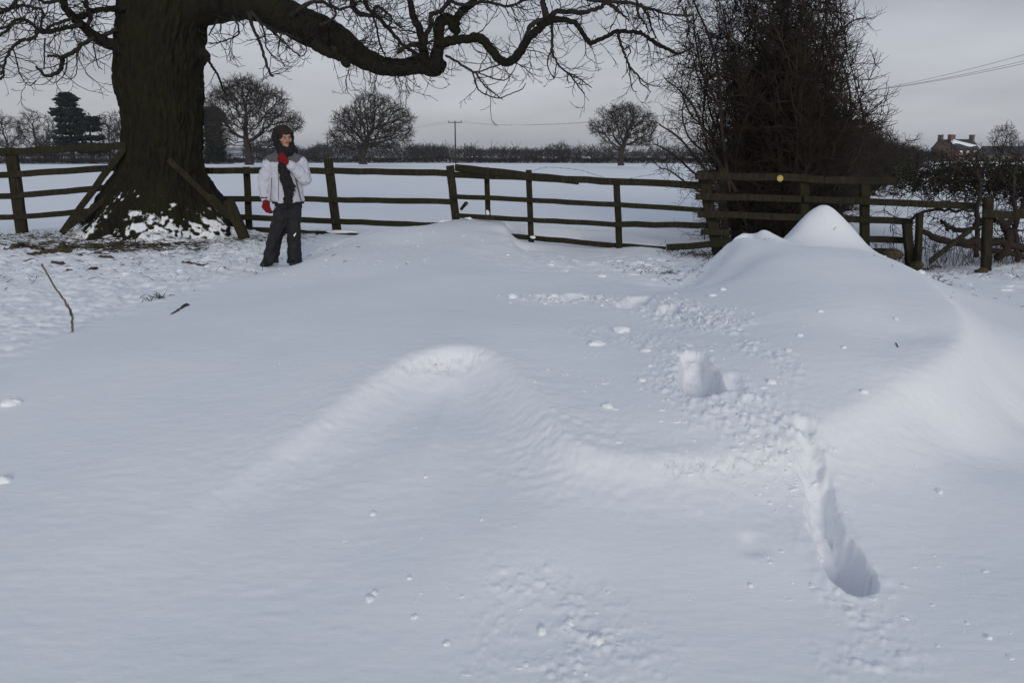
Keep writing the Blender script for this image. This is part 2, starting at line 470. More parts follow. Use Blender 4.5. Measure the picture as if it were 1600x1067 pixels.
for (x, y, z) in [(4.6, 7.9, -.06), (4.5, 6.6, -.1), (4.3, 5.4, -.13), (5.5, 9.2, -.04), (5.2, 7.0, -.1), (6.8, 9.4, -.04), (4.9, 9.1, -.04),
                  (1.9, 9.6, -.06), (2.6, 10.4, -.07), (3.0, 11.0, -.06), (1.2, 10.8, -.08), (0.1, 12.2, -.09), (0.6, 11.0, -.06), (2.3, 11.6, -.08), (1.8, 8.6, -.03), (1.5, 7.8, .02),
                  (-3.0, 13.6, .0), (-4.5, 13.0, 0), (-6, 12.0, .02), (-8, 13, .02), (-9, 10, .02), (-10, 14, 0), (-3.2, 12.0, .01), (-2.6, 13, .01), (-1.2, 14.6, -.05), (0.6, 13.4, -.1),
                  (-3, 16, -.08), (0, 16, -.12), (3, 14, -.1), (6, 13, -.1), (-8, 16, -.05), (9, 12, -.1), (9, 7, -.12), (7.5, 10.5, -.05), (6, 4, -.18), (4, 2.5, -.24), (-6, 4, -.05), (-6, 2, -.18),
                  (6, 1, -.26), (-3, 0.5, -.27), (3, 0.5, -.27), (0, 0.3, -.28), (-9, 6, 0), (-4.2, 10.6, 0.0), (-3.4, 9.6, .02), (-6, 8, 0.0)]:
    w(x, y, z)
CPa = np.array(CP)
CPa[:, 2] += drop(CPa[:, 0], CPa[:, 1])
D0 = np.sqrt(((CPa[:, None, :2] - CPa[None, :, :2]) ** 2).sum(-1)); np.fill_diagonal(D0, 1e9)
keep = np.ones(len(CPa), bool)
for i in range(len(CPa)):
    if keep[i]:
        nb = np.where((D0[i] < 0.07))[0]
        keep[nb[nb > i]] = False
CPa = CPa[keep]; D0 = D0[keep][:, keep]
SH = np.clip(np.sort(D0, axis=1)[:, 1] * 0.7, 0.08, 1.0)
def phi(r2, s): return np.sqrt(r2 + s * s)
r2 = ((CPa[:, None, :2] - CPa[None, :, :2]) ** 2).sum(-1)
Am = phi(r2, SH[None, :])
n_ = len(CPa)
Q = np.hstack([np.ones((n_, 1)), CPa[:, :2]])
lam = 0.004 * np.eye(n_)
big = np.block([[Am + -lam, Q], [Q.T, np.zeros((3, 3))]])
sol = np.linalg.solve(big, np.concatenate([CPa[:, 2], np.zeros(3)]))
Wt, Pl = sol[:n_], sol[n_:]
def rbf(x, y):
    sh = np.shape(x); x = np.ravel(x); y = np.ravel(y)
    out = np.empty(len(x))
    for i in range(0, len(x), 20000):
        xs = x[i:i + 20000].astype(np.float32); ys = y[i:i + 20000].astype(np.float32)
        d2 = (xs[:, None] - CPa[None, :, 0].astype(np.float32)) ** 2 + (ys[:, None] - CPa[None, :, 1].astype(np.float32)) ** 2
        out[i:i + 20000] = np.sqrt(d2 + (SH ** 2).astype(np.float32)) @ Wt + Pl[0] + Pl[1] * xs + Pl[2] * ys
    return out.reshape(sh)

TREE = at(250, 362, 13.6); TX, TY = TREE[0], 13.6
def surf(px, py):
    z = 0.05
    for _ in range(16):
        p = onz(px, py, z); z = .5 * z + .5 * float(rbf(np.array([p[0]]), np.array([p[1]]))[0] - drop(np.array([p[0]]), np.array([p[1]]))[0])
    return onz(px, py, z)
def path(*q): return [surf(*p) for p in q]
CREST1 = path((420, 727), (500, 668), (560, 622), (600, 595), (650, 570), (700, 556), (745, 556), (790, 582), (830, 622), (865, 672))
CREST2 = path((880, 692), (920, 712), (1000, 726), (1080, 728), (1160, 725), (1240, 702), (1320, 662), (1400, 622), (1460, 588), (1500, 560))
TRACK = path((800, 466), (860, 468), (930, 468), (1000, 470), (1060, 488), (1120, 505))
TR1 = path((930, 520), (1000, 530), (1060, 560), (1080, 620), (1150, 650), (1230, 680))
TR2 = path((1130, 495), (1180, 530), (1200, 580), (1180, 615))
TR3 = path((1260, 880), (1290, 930), (1350, 1010))
TR4 = path((840, 940), (870, 1010), (930, 1040))
HOLE_A = path((1101, 604), (1092, 585), (1082, 556))
HOLE_B = path((1148, 604), (1142, 590))
GOUGE = path((1258, 668), (1272, 740), (1296, 830), (1334, 905))
HOLE_C = path((985, 478), (1000, 466))
HOLE_D = path((885, 470), (900, 461))
HOLE_E = path((1045, 492), (1050, 482))

def height(x, y, detail=True, want=False):
    x = np.asarray(x, float); y = np.asarray(y, float)
    zr = np.zeros(np.shape(x)); 
    inw = sstep(y, -1.5, 0.6) * (1 - sstep(y, 14.5, 17.5)) * (1 - sstep(np.abs(x), 8.5, 11.5))
    m = inw > 0
    if np.any(m): zr[m] = rbf(x[m], y[m]) - drop(x[m], y[m])
    base = -0.10 - 0.22 * sstep(y, 15, 70) - 0.14 * (1 - sstep(y, 0, 5)) + 0.10 * (fbm(x / 40 + 5, y / 40, 5, 3) - .5) * sstep(y, 18, 60)
    z = zr * inw + base * (1 - inw)
    if not detail: return z
    near = inw
    # broad gentle unevenness
    z = z + near * 0.02 * (fbm(x * 1.3, y * 1.3, 3, 3) - .5)
    # snow heaped round the tree roots
    rt = np.hypot(x - TX, (y - TY))
    th = np.arctan2(y - TY, x - TX)
    z = z + 0.15 * np.exp(-((rt - 1.25) / 0.35) ** 2) * sstep(fbm(th * 2.5 + 20, rt * 1.0, 9, 3), .35, .68)
    # rough trodden ground left, by the fence and right
    LB = [onz(*q)[:2] for q in [(-260, 900, -.1), (-60, 720, -.1), (50, 570, -.03), (150, 520, 0), (250, 488, 0), (350, 456, .02), (430, 428, .05), (545, 374, .05), (575, 362, .0)]] + [(-2.4, 14.5)]
    dl, pl, sl = dpoly(x, y, LB)
    left = near * sstep(sl * dl, 0.0, .7) * (x < 0)
    right = near * sstep(x - 3.4 - 0.22 * (y - 4), .4, 1.6) * sstep(y, 4.6, 7.0)
    mid = near * np.exp(-((x - 1.3) / 1.5) ** 2 - ((y - 10.2) / 1.6) ** 2)
    rough = np.clip(left + right + mid, 0, 1)
    bl = fbm(x * 6, y * 6, 21, 5, .62)
    z = z + rough * (0.09 * (bl - .5) + 0.035 * np.maximum(0, fbm(x * 16, y * 16, 8, 3, .6) - .5))
    dirt = np.zeros(np.shape(x))
    # crumbling crest lines
    for k, (CR, amp) in enumerate([(CREST1, .022), (CREST2, .015)]):
        d, par, sd = dpoly(x, y, CR)
        sgn = sd * d
        band = np.exp(-(d / (0.06 if k == 0 else .05)) ** 2) * near * sstep(par, 0.0, 0.3) * (1 - sstep(par, .85, 1.0) * (k == 1))
        rd = 1 - np.abs(2 * fbm(x * 13, y * 17, 31 + k, 4, .6) - 1)
        gate = (1 if k else 1 - .6 * sstep(par, .6, .8)) * (0.25 + 0.9 * sstep(fbm(x * 2.1, y * 2.1, 77 + k, 2), .4, .6)) * (1 if k == 0 else 1 - .8 * sstep(par, .45, .65))
        z = z - band * amp * gate * (rd ** 2.2 - .3)
        dirt = np.maximum(dirt, band * sstep(rd, .8, .97) * gate)
        wide = np.exp(-((d - .12) / 0.26) ** 2) * near
        z = z + wide * 0.007 * (fbm(x * 20, y * 26, 51, 3, .6) - .5)
    # wind ripples everywhere on the smooth drift
    wy = y + 0.05 * fbm(x * 3, y * 3, 12, 2)
    rip = fbm(x * 9.0, wy * 26.0, 14, 3, .55) - .5
    z = z + near * (1 - rough) * 0.0032 * rip * (0.35 + 1.1 * fbm(x * 1.1, y * 1.1, 18, 2))
    # disturbed snow beside the track
    dist = np.zeros(np.shape(x))
    for P_, wd, s_ in [(TRACK, .22, 1.0), (TR1, .20, .45), (TR2, .14, .6), (TR3, .15, .30), (TR4, .22, .28)]:
        d, par, sd = dpoly(x, y, P_)
        dist = np.maximum(dist, s_ * np.exp(-(d / wd) ** 2))
    cl = np.maximum(0, fbm(x * 22, y * 22, 61, 3, .6) - .50)
    cl2 = np.maximum(0, fbm(x * 34, y * 34, 63, 2, .6) - .52)
    gate = sstep(fbm(x * 3.2, y * 3.2, 64, 2), .3, .6)
    z = z + dist * near * gate * (cl * 0.10 + cl2 * 0.10 + .012 * (fbm(x * 60, y * 60, 66, 2) - .5))
    # boot holes: steep walled, ragged
    jx = x + 0.045 * (fbm(x * 14, y * 14, 71, 4, .6) - .5); jy = y + 0.045 * (fbm(x * 14, y * 14, 72, 4, .6) - .5)
    def hole(P_, r0, r1, dep0, dep1, edge, pw=1.0):
        d, par, sd = dpoly(jx, jy, P_)
        r = r0 + (r1 - r0) * par; dep = dep0 + (dep1 - dep0) * par ** pw
        k = 1 - sstep(d, r - edge, r + edge * .35)
        rim = np.exp(-((d - r - .035) / .03) ** 2)
        th_ = np.arctan2(y - P_[0][1], x - P_[0][0])
        return -dep * k * (1 + .16 * (fbm(x * 55, y * 12, 74, 3) - .5) + .22 * (fbm(x * 14, y * 14, 75, 3) - .5)) + rim * 0.007 * fbm(x * 24, y * 24, 73, 3)
    z = z + hole(HOLE_A, .115, .07, .42, .05, .028)
    z = z + hole(HOLE_B, .055, .04, .05, .02, .05)
    z = z + hole(GOUGE, .046, .076, .035, .30, .035, 2.3) + .02 * np.exp(-(dpoly(x, y, GOUGE)[0] / .08) ** 2) * (fbm(x * 25, y * 9, 91, 3) - .5)
    z = z + hole(HOLE_C, .11, .10, .20, .05, .04) + hole(HOLE_D, .09, .09, .16, .05, .04) + hole(HOLE_E, .08, .08, .11, .05, .04)
    # shallow old print low right of centre
    q = surf(1175, 848)
    z = z - 0.015 * np.exp(-(((x - q[0]) / .05) ** 2 + ((y - q[1]) / .06) ** 4))
    # furrows in the far field
    z = z + (1 - near) * sstep(y, 14, 25) * 0.05 * (fbm(x / 9, y / 2.2, 41, 3) - .5)
    # how thin the snow lies (dead grass shows)
    gl = left * sstep(y, 6.5, 9.0) * 0.20 + right * 0.14 + mid * .16
    gl = gl + near * .13 * np.exp(-((rt - 1.9) / .8) ** 2) * sstep(y, 8, 12)
    q = onz(1085, 398, -.05)
    gl = gl + .22 * np.exp(-((x - q[0]) / .3) ** 2 - ((y - q[1]) / .35) ** 2)
    q = onz(1060, 428, .02)
    gl = gl + .17 * np.exp(-((x - q[0]) / .25) ** 2 - ((y - q[1]) / .3) ** 2)
    gl = gl + (1 - near) * sstep(y, 14, 20) * (.06 + .13 * sstep(fbm(x / 14, y / 2.5, 45, 2), .5, .75))
    thin = gl - .35 * np.clip(dist, 0, 1) * near
    if want: return z, thin, dirt
    return z
def hz(x, y): return float(height(np.array([x]), np.array([y]))[0])

ys = [-30, -18, -11, -7, -4.5, -3, -2, -1.2, -.6, -.2, .1, .35, .55, .75, .95]
y_ = 1.1
while y_ < 17: ys.append(y_); y_ *= 1.0038
while y_ < 3000: ys.append(y_); y_ *= 1.035
ys = np.array(ys)
NC = 1250
tt = np.linspace(-1, 1, NC)
tt = tt * (0.52 + 0.48 * np.abs(tt) ** 2.5)
W_ = 0.80 * (np.abs(ys) + 3.6)
X = tt[None, :] * W_[:, None]; Y = np.repeat(ys[:, None], NC, axis=1)
Z, thin, dirt = height(X, Y, want=True)
V = np.stack([X, Y, Z], -1).reshape(-1, 3)
idx = np.arange(len(ys) * NC).reshape(len(ys), NC)
FQ = np.stack([idx[:-1, :-1], idx[:-1, 1:], idx[1:, 1:], idx[1:, :-1]], -1).reshape(-1, 4)
me = np_mesh('snow_ground', V, FQ)
for nm, arr in (('thin', thin), ('dirt', dirt)):
    at_ = me.attributes.new(nm, 'FLOAT', 'POINT')
    at_.data.foreach_set('value', arr.astype(np.float32).ravel())
g_o = link_mesh('snow_ground', me, M['snow'])
tag(g_o, kind='structure')

# ------------------------------------------------------------------ distant hills
def hills():
    m, t, b = new_mat('haze-tinted wooded hill')
    n = noise(t, 0.012, 8, rough=0.7, sc3=(1, 0.5, 3))
    r = ramp(t, n.outputs[0], [(0.40, (0.05, 0.058, 0.07)), (0.60, (0.08, 0.09, 0.10)), (0.66, (0.45, 0.48, 0.52))])  # bluish haze of distance painted into the hill's wood colour
    t.links.new(r.outputs[0], b.inputs['Base Color']); b.inputs['Roughness'].default_value = 1
    for k, (D, h0, h1, sd) in enumerate([(2300, 8, 30, 2), (1500, 0, 13, 5)]):
        xs = np.linspace(-0.95 * D, 0.95 * D, 260)
        rows = []
        for j, f in enumerate([0, .25, .5, .75, 1.0, 1.2]):
            prof = math.sin(min(f, 1) * PI / 2)
            h = h0 + (h1 - h0) * fbm(xs / 420 + k * 7, np.zeros_like(xs) + sd, sd, 5, .5)
            h = h * (0.55 + 0.6 * sstep(-xs / D, -.4, .4)) if k == 0 else h
            tr = 4.0 * (fbm(xs / 18, np.zeros_like(xs) + f * 9, sd + 3, 2) - .5)
            rows.append(np.stack([xs, np.full_like(xs, D + f * 260), -1 + (h + tr) * prof], -1))
        Vv = np.array(rows).reshape(-1, 3)
        ii = np.arange(len(Vv)).reshape(6, 260)
        Fv = np.stack([ii[:-1, :-1], ii[:-1, 1:], ii[1:, 1:], ii[1:, :-1]], -1).reshape(-1, 4)
        o = link_mesh('hills', np_mesh('hills', Vv, Fv), m)
        tag(o, kind='structure')
hills()

# ------------------------------------------------------------------ boards and posts
def board(p0, p1, h, th, up=None, g=rng, segs=8, taper=0.0, wob=0.004):
    p0 = Vector(p0); p1 = Vector(p1); d = (p1 - p0).normalized()
    upv = Vector(up) if up else Vector((0, 0, 1))
    s = d.cross(upv).normalized(); u = s.cross(d).normalized()
    vs, fs = [], []
    for i in range(segs + 1):
        f = i / segs; p = p0.lerp(p1, f)
        hh = h / 2 * (1 - taper * f)
        wz = g.gauss(0, wob); wy = g.gauss(0, wob * .6)
        b = min(hh, th / 2) * 0.22
        for (a, bb) in [(-th / 2 + b, -hh), (th / 2 - b, -hh), (th / 2, -hh + b), (th / 2, hh - b), (th / 2 - b, hh), (-th / 2 + b, hh), (-th / 2, hh - b), (-th / 2, -hh + b)]:
            q = p + s * (a + wy) + u * (bb + wz + g.gauss(0, wob * .35))
            if i in (0, segs): q += d * g.gauss(0, wob * 1.2)
            vs.append(tuple(q))
    for i in range(segs):
        for k in range(8):
            a = i * 8 + k; b_ = i * 8 + (k + 1) % 8
            fs.append((a, b_, b_ + 8, a + 8))
    fs.append(tuple(range(7, -1, -1))); fs.append(tuple(range(segs * 8, segs * 8 + 8)))
    return vs, fs
def put(name, vf, mat, root):
    vs, fs = vf
    o = root.location
    vs = [(v[0] - o[0], v[1] - o[1], v[2] - o[2]) for v in vs]
    return link_mesh(name, mesh_from(vs, fs, name), mat, root)
def rail(root, a, b, hp, th=0.04, name='rail', taper=0, mat=None):
    """a, b = (px, py, Y) ends of a rail's middle line, hp = its height in photo pixels"""
    h = hp * (a[2] + b[2]) / 2 / F
    ln = (Vector(at(*b)) - Vector(at(*a))).length
    return put(name, board(at(*a), at(*b), h, th, segs=max(3, int(ln / .25)), taper=taper), mat or M['wood'], root)
def post(root, a, b, wp, depth=0.09, name='post', sink=0.35):
    wd = wp * a[2] / F
    p0 = Vector(at(*b)); p1 = Vector(at(*a))
    d = (p0 - p1).normalized()
    p0 = p0 + d * sink
    return put(name, board(p0, p1, depth, wd, up=(0, 1, 0), segs=7, wob=.003), M['wood'], root)

fl = empty('rail_fence', at(60, 357, 14.0))
tag(fl, 'four rail wooden fence running from the left frame edge to the big trunk', 'fence', 'weathered timber fences')
post(fl, (17, 232, 13.9), (34, 357, 13.9), 17)
post(fl, (-120, 235, 13.6), (-112, 357, 13.6), 17)
for (a, b, h) in [((-260, 243, 13.4), (24, 237, 13.84), 11), ((20, 237, 13.84), (197, 228, 13.2), 10.5), ((-260, 282, 13.4), (24, 273, 13.84), 9.5), ((22, 273, 13.84), (193, 261, 13.2), 9.5),
                  ((-260, 318, 13.4), (28, 306, 13.84), 9), ((28, 306, 13.84), (163, 294, 13.3), 9), ((-260, 350, 13.4), (30, 339, 13.84), 8.5), ((30, 339, 13.84), (138, 330, 13.3), 8.5)]:
    rail(fl, a, b, h)
rail(fl, (194, 232, 13.1), (96, 364, 12.9), 9, name='brace')
rail(fl, (180, 300, 13.15), (98, 362, 12.85), 9, name='brace')

fm = empty('rail_fence', at(530, 360, 14.2))
tag(fm, 'leaning wooden rail fence behind the standing person, trunk to mid drift', 'fence', 'weathered timber fences')
post(fm, (385, 261, 14.35), (390, 368, 14.35), 9)
post(fm, (513, 249, 14.1), (526, 358, 14.1), 13)
for (a, b, h) in [((297, 267, 14.2), (516, 267, 14.02), 9.5), ((514, 267, 14.02), (702, 271, 13.7), 9.5), ((305, 311, 14.2), (520, 312, 14.02), 8.5), ((518, 312, 14.02), (708, 316, 13.7), 8.5),
                  ((372, 339, 14.2), (522, 346, 14.02), 8.5), ((520, 346, 14.02), (706, 353, 13.7), 8.5), ((375, 357, 14.2), (508, 366, 14.0), 9), ((455, 362, 13.98), (560, 368, 13.9), 7)]:
    rail(fm, a, b, h)
rail(fm, (264, 249, 13.0), (356, 340, 13.3), 9, name='brace')
rail(fm, (330, 305, 12.9), (385, 368, 12.9), 8, name='brace')
sp_ = empty('stump_post', at(368, 372, 12.7))
tag(sp_, 'short leaning split post with snow on it at the right foot of the trunk', 'post')
post(sp_, (357, 313, 12.7), (382, 372, 12.7), 15, depth=.12)

fr = empty('rail_fence', at(900, 385, 12.6))
tag(fr, 'sagging rail fence with a doubled top board in the middle of the field edge', 'fence', 'weathered timber fences')
post(fr, (703, 259, 13.75), (713, 352, 13.75), 12)
post(fr, (760, 262, 13.6), (763, 345, 13.6), 8)
post(fr, (826, 266, 13.1), (830, 378, 13.1), 9)
post(fr, (963, 281, 12.35), (968, 390, 12.35), 9.5)
for (a, b, h) in [((712, 273, 13.6), (1102, 290, 11.7), 10), ((712, 262, 13.56), (904, 283, 12.6), 11), ((711, 307, 13.6), (962, 320, 12.25), 7.5), ((960, 320, 12.25), (1110, 329, 11.7), 7.5),
                  ((712, 337, 13.6), (964, 351, 12.25), 7.5), ((962, 351, 12.25), (1120, 352, 11.65), 9), ((785, 368, 13.3), (1040, 390, 12.1), 8), ((1042, 387, 11.5), (1148, 379, 11.2), 10)]:
    rail(fr, a, b, h)

fg = empty('rail_fence', at(1200, 392, 11.3))
tag(fg, 'wooden rail fence under the tall hawthorn with a yellow waymark disc', 'fence', 'weathered timber fences')
post(fg, (1097, 266, 11.75), (1122, 395, 11.6), 16)
post(fg, (1128, 264, 12.0), (1134, 392, 12.0), 9)
post(fg, (1256, 275, 11.25), (1257, 392, 11.25), 14)
post(fg, (1351, 287, 10.95), (1351, 392, 10.95), 13)
for (a, b, h) in [((1087, 275, 11.5), (1258, 278, 11.15), 11), ((1258, 280, 11.15), (1400, 284, 10.8), 11), ((1087, 307, 11.5), (1252, 311, 11.15), 10), ((1256, 311, 11.15), (1526, 322, 10.3), 10),
                  ((1090, 335, 11.5), (1252, 340, 11.15), 10), ((1256, 339, 11.15), (1425, 347, 10.7), 10), ((1095, 363, 11.5), (1140, 364, 11.45), 9), ((1256, 370, 11.15), (1417, 376, 10.7), 10),
                  ((1330, 391, 10.9), (1400, 394, 10.72), 9)]:
    rail(fg, a, b, h)
def disc(root, px, py, Y, rp, col, name):
    r_ = rp * Y / F
    bm = bmesh.new()
    bmesh.ops.create_cone(bm, cap_ends=True, segments=24, radius1=r_, radius2=r_ * .94, depth=.006)
    bmesh.ops.rotate(bm, verts=bm.verts, matrix=Matrix.Rotation(R(90), 3, 'X'))
    p = Vector(at(px, py, Y)) - root.location
    bmesh.ops.translate(bm, verts=bm.verts, vec=p)
    me_ = bpy.data.meshes.new(name); bm.to_mesh(me_); bm.free()
    return link_mesh(name, me_, simple(name + ' paint', col, tuple(x * 1.25 for x in col), 40, .5, 0), root)
wd_ = disc(fg, 1219, 279, 11.19, 5.0, (0.36, 0.27, 0.05), 'waymark_disc')
disc(fg, 1243, 280, 11.17, 2.8, (0.40, 0.38, 0.07), 'waymark_disc')
# pale arrow on the disc
ar = board((-.022, -.005, -.018), (.018, -.005, .018), .010, .003, segs=1, wob=0)
ao = link_mesh('arrow', mesh_from(ar[0], ar[1], 'arrow'), simple('waymark arrow', (.5, .45, .2), (.6, .55, .28), 10, .6, 0), wd_)
ao.location = Vector(at(1219, 279, 11.183)) - Vector(fg.location)

fx = empty('rail_fence', at(1545, 412, 10.05))
tag(fx, 'stout post with a dark rail running out of the right frame edge', 'fence', 'weathered timber fences')
post(fx, (1544, 308, 10.05), (1541, 412, 10.05), 13)
post(fx, (1760, 306, 9.7), (1757, 420, 9.7), 13)
rail(fx, (1536, 334, 9.98), (1770, 340, 9.6), 12)
rail(fx, (1516, 360, 9.9), (1453, 408, 9.8), 7, name='brace')
s1 = empty('broken_post', at(1420, 402, 10.5)); tag(s1, 'thick short grey post at the broken rail ends', 'post', 'short posts in the fence gap')
post(s1, (1417, 350, 10.5), (1421, 404, 10.5), 12)
s2 = empty('broken_post', at(1434, 406, 10.4)); tag(s2, 'slim pale post standing just right of the thick short post', 'post', 'short posts in the fence gap')
post(s2, (1437, 333, 10.4), (1434, 407, 10.4), 8)

# barbed wire slack above the middle fence
bw = Tubes()
P_ = spline([at(*q) for q in [(828, 270, 12.95), (850, 262, 12.9), (880, 263, 12.75), (910, 267, 12.55), (935, 275, 12.45), (965, 282, 12.28), (1000, 276, 12.1), (1040, 271, 11.95), (1080, 272, 11.8), (1100, 276, 11.7)]], 8)
bw.add([tuple(p) for p in P_], [.0022] * len(P_), 4)
for i in range(3, len(P_), 3):
    for k in range(2):
        v = rvec(rng); p = P_[i]
        bw.add([tuple(p - np.array(v) * .018), tuple(p + np.array(v) * .018)], [.0018, .0008], 3)
tag(link_mesh('barbed_wire', bw.mesh('barbed_wire'), M['metal']), 'slack barbed wire curling above the sagging middle fence', 'wire')

# ------------------------------------------------------------------ the big oak
oak = empty('oak_tree', (TX, TY, 0))
tag(oak, 'massive old tree with flared snowy roots and a long low limb', 'tree')
def big_trunk():
    prof = [(384, 118, 384), (370, 130, 372), (354, 140, 366), (330, 153, 350), (307, 163, 338), (283, 176, 325), (264, 188, 317), (236, 193, 313), (200, 193, 313), (177, 192, 314), (150, 186, 315), (125, 180, 316),
            (95, 181, 316), (60, 183, 318), (30, 185, 322), (0, 187, 326), (-40, 190, 330), (-90, 190, 335), (-150, 200, 335), (-230, 215, 320), (-300, 240, 310)]
    zs, cs, rs = [], [], []
    for (py, l, r) in prof:
        a = at(l, py, TY); b_ = at(r, py, TY)
        zs.append(a[2]); cs.append((a[0] + b_[0]) / 2); rs.append((b_[0] - a[0]) / 2)
    o_ = np.argsort(zs); zs = np.array(zs)[o_]; cs = np.array(cs)[o_]; rs = np.array(rs)[o_]
    nz, na = 330, 260
    zz = np.linspace(zs[0] - .12, zs[-1], nz)
    cx = np.interp(zz, zs, cs); rr = np.interp(zz, zs, rs)
    ker = np.ones(13) / 13
    cx = np.convolve(np.pad(cx, 6, 'edge'), ker, 'valid'); rr = np.convolve(np.pad(rr, 6, 'edge'), ker, 'valid')
    th = np.linspace(0, 2 * PI, na, endpoint=False)
    TH, ZZ = np.meshgrid(th, zz)
    low = 1 - sstep(ZZ, 0.0, 1.3)
    lobes = np.zeros_like(TH)
    for (c0, wd, s) in [(-2.95, .30, .26), (-2.2, .22, .18), (-1.65, .25, .22), (-1.05, .22, .20), (-.35, .28, .26), (.5, .3, .2), (1.3, .3, .25), (2.2, .3, .22)]:
        dth = np.angle(np.exp(1j * (TH - c0 - .12 * np.sin(ZZ * 4 + c0 * 3))))
        lobes += s * np.exp(-(dth / wd) ** 2)
    rad = rr[:, None] * (1 + low * (lobes - .10) * 0.9)
    # bosses and hollows
    cxx, sxx = np.cos(TH) * 1.5, np.sin(TH) * 1.5
    rad += 0.055 * (fbm(cxx * 2 + 4, ZZ * 1.3 + sxx * 2, 81, 3) - .5)
    u = TH * 11
    wv = ZZ * 3.2 + 0.8 * vnoise(TH * 3 % 100, ZZ * 2, 88)
    # periodic in theta by blending two copies
    k = TH / (2 * PI)
    def per(f): return f(TH) * (1 - sstep(k, .9, 1)) + f(TH - 2 * PI) * sstep(k, .9, 1)
    bark = per(lambda t: 1 - np.abs(2 * fbm(t * 10 + 0.7 * np.sin(ZZ * 3), ZZ * 2.6, 83, 4, .6) - 1))
    rad += -0.075 * bark ** 2 + .03
    rad += 0.02 * per(lambda t: fbm(t * 26, ZZ * 14, 86, 2) - .5)
    # burr under the limb on the right
    dth = np.angle(np.exp(1j * (TH + .15)))
    rad += .14 * np.exp(-(dth / .35) ** 2 - ((ZZ - at(320, 88, TY)[2]) / .12) ** 2)
    # hollow among the roots
    dth = np.angle(np.exp(1j * (TH + 1.62)))
    rad -= .07 * np.exp(-(dth / .1) ** 2 - ((ZZ - at(0, 322, TY)[2]) / .09) ** 2)
    Xx = cx[:, None] + rad * np.cos(TH); Yy = TY + rad * np.sin(TH) * 0.92
    Vv = np.stack([Xx - TX, Yy - TY, ZZ], -1).reshape(-1, 3)
    ii = np.arange(nz * na).reshape(nz, na)
    a_, b_ = ii[:-1], ii[1:]
    Fv = np.stack([a_, np.roll(a_, -1, 1), np.roll(b_, -1, 1), b_], -1).reshape(-1, 4)
    return link_mesh('trunk', np_mesh('trunk', Vv, Fv), M['bark'], oak)
big_trunk()

LIMBS = []   # (rows of px,py,rpx, Y0, Y1, kind)
def limb(rows, Y0=13.3, Y1=13.0, seed=0, density=1.0, big_=False):
    n = len(rows); out = []
    for i, (px, py, r_) in enumerate(rows):
        Yv = Y0 + (Y1 - Y0) * i / (n - 1)
        out.append((*at(px, py, Yv), r_ * Yv / F))
    LIMBS.append((spline(out, 5), seed, density, big_))
limb([(262, 20, 30), (330, 2, 30), (370, 3, 28), (410, 8, 25), (452, 28, 24), (482, 44, 25), (502, 50, 23), (525, 58, 18), (548, 78, 17), (575, 96, 14.5), (605, 106, 13), (632, 106, 13), (658, 103, 13), (676, 106, 15), (686, 104, 12), (694, 98, 4)], 13.5, 12.7, 1, 1.3, True)
limb([(492, 70, 9), (512, 82, 7), (530, 89, 5.5), (540, 97, 6), (543, 101, 5)], 12.7, 12.5, 2, .3)
limb([(524, 84, 4), (522, 77, 4.5), (518, 76, 3)], 12.6, 12.55, 3, 0)
limb([(676, 108, 12), (684, 85, 10), (686, 60, 8.5), (686, 42, 8), (694, 30, 8.5), (705, 34, 8.5), (713, 48, 7), (712, 40, 6), (716, 24, 6), (727, 14, 6), (738, 6, 5.5), (742, -12, 5), (750, -45, 4)], 12.75, 12.9, 4, 1.4, True)
limb([(684, 70, 8), (700, 66, 7), (722, 62, 6.5), (745, 59, 7), (758, 66, 7), (771, 84, 7), (783, 96, 6.5), (795, 98, 6.5), (808, 88, 6.5), (818, 72, 6), (828, 58, 6), (842, 46, 5.5), (857, 33, 6), (880, 31, 4), (898, 37, 3.6), (908, 50, 3.6), (920, 67, 3.4), (927, 66, 3.2), (945, 58, 3), (965, 49, 3), (985, 51, 2.6), (1000, 52, 2.6), (1012, 59, 2.4), (1030, 70, 2.6), (1048, 80, 2.2), (1062, 84, 1.6), (1085, 72, 1)], 12.7, 12.2, 5, 1.2, True)
limb([(822, 60, 4), (828, 43, 4), (838, 35, 4), (852, 32, 5)], 12.5, 12.5, 6, .5)
limb([(858, 32, 5), (866, 20, 4), (880, 18, 3.6), (903, 20, 3.6), (925, 17, 3), (938, 12, 3), (945, 5, 3), (955, 9, 3), (966, 18, 2.6), (975, 25, 1.5), (983, 33, .9)], 12.5, 12.3, 7, 1.6)
limb([(943, 6, 2.5), (942, -10, 2.2), (955, -30, 2)], 12.4, 12.4, 8, 1.5)
limb([(856, 32, 6), (850, 12, 4.6), (846, -8, 4.2), (840, -35, 3.6)], 12.5, 12.6, 9, 2)
limb([(663, 98, 9), (661, 75, 6.5), (657, 50, 5.5), (647, 28, 4.8), (640, 5, 4.2), (634, -18, 4)], 12.8, 12.9, 10, 1.8)
limb([(662, 70, 4.5), (664, 58, 4.2), (673, 40, 4), (674, 23, 4), (688, 18, 3.6), (700, 5, 3.4), (704, -12, 3)], 12.75, 12.6, 11, 1.8)
limb([(661, 76, 4.5), (650, 70, 4), (636, 73, 3.4), (627, 78, 3), (620, 84, 2.4)], 12.8, 12.6, 12, 1)
limb([(546, -10, 4), (552, 8, 4), (560, 21, 3.8), (578, 25, 3.2), (591, 27, 3.2), (600, 38, 3.2), (612, 50, 2.8), (625, 66, 2.8), (640, 78, 2.6), (655, 88, 3), (662, 95, 4)], 12.9, 12.9, 13, 1.8)
limb([(566, -10, 3.5), (574, 12, 3.2), (590, 27, 3)], 13.0, 12.9, 14, 1.5)
limb([(580, 20, 2.5), (590, 11, 2.6), (602, 18, 2), (612, 30, 1.4), (606, 45, .9)], 12.9, 12.8, 15, 1.5)
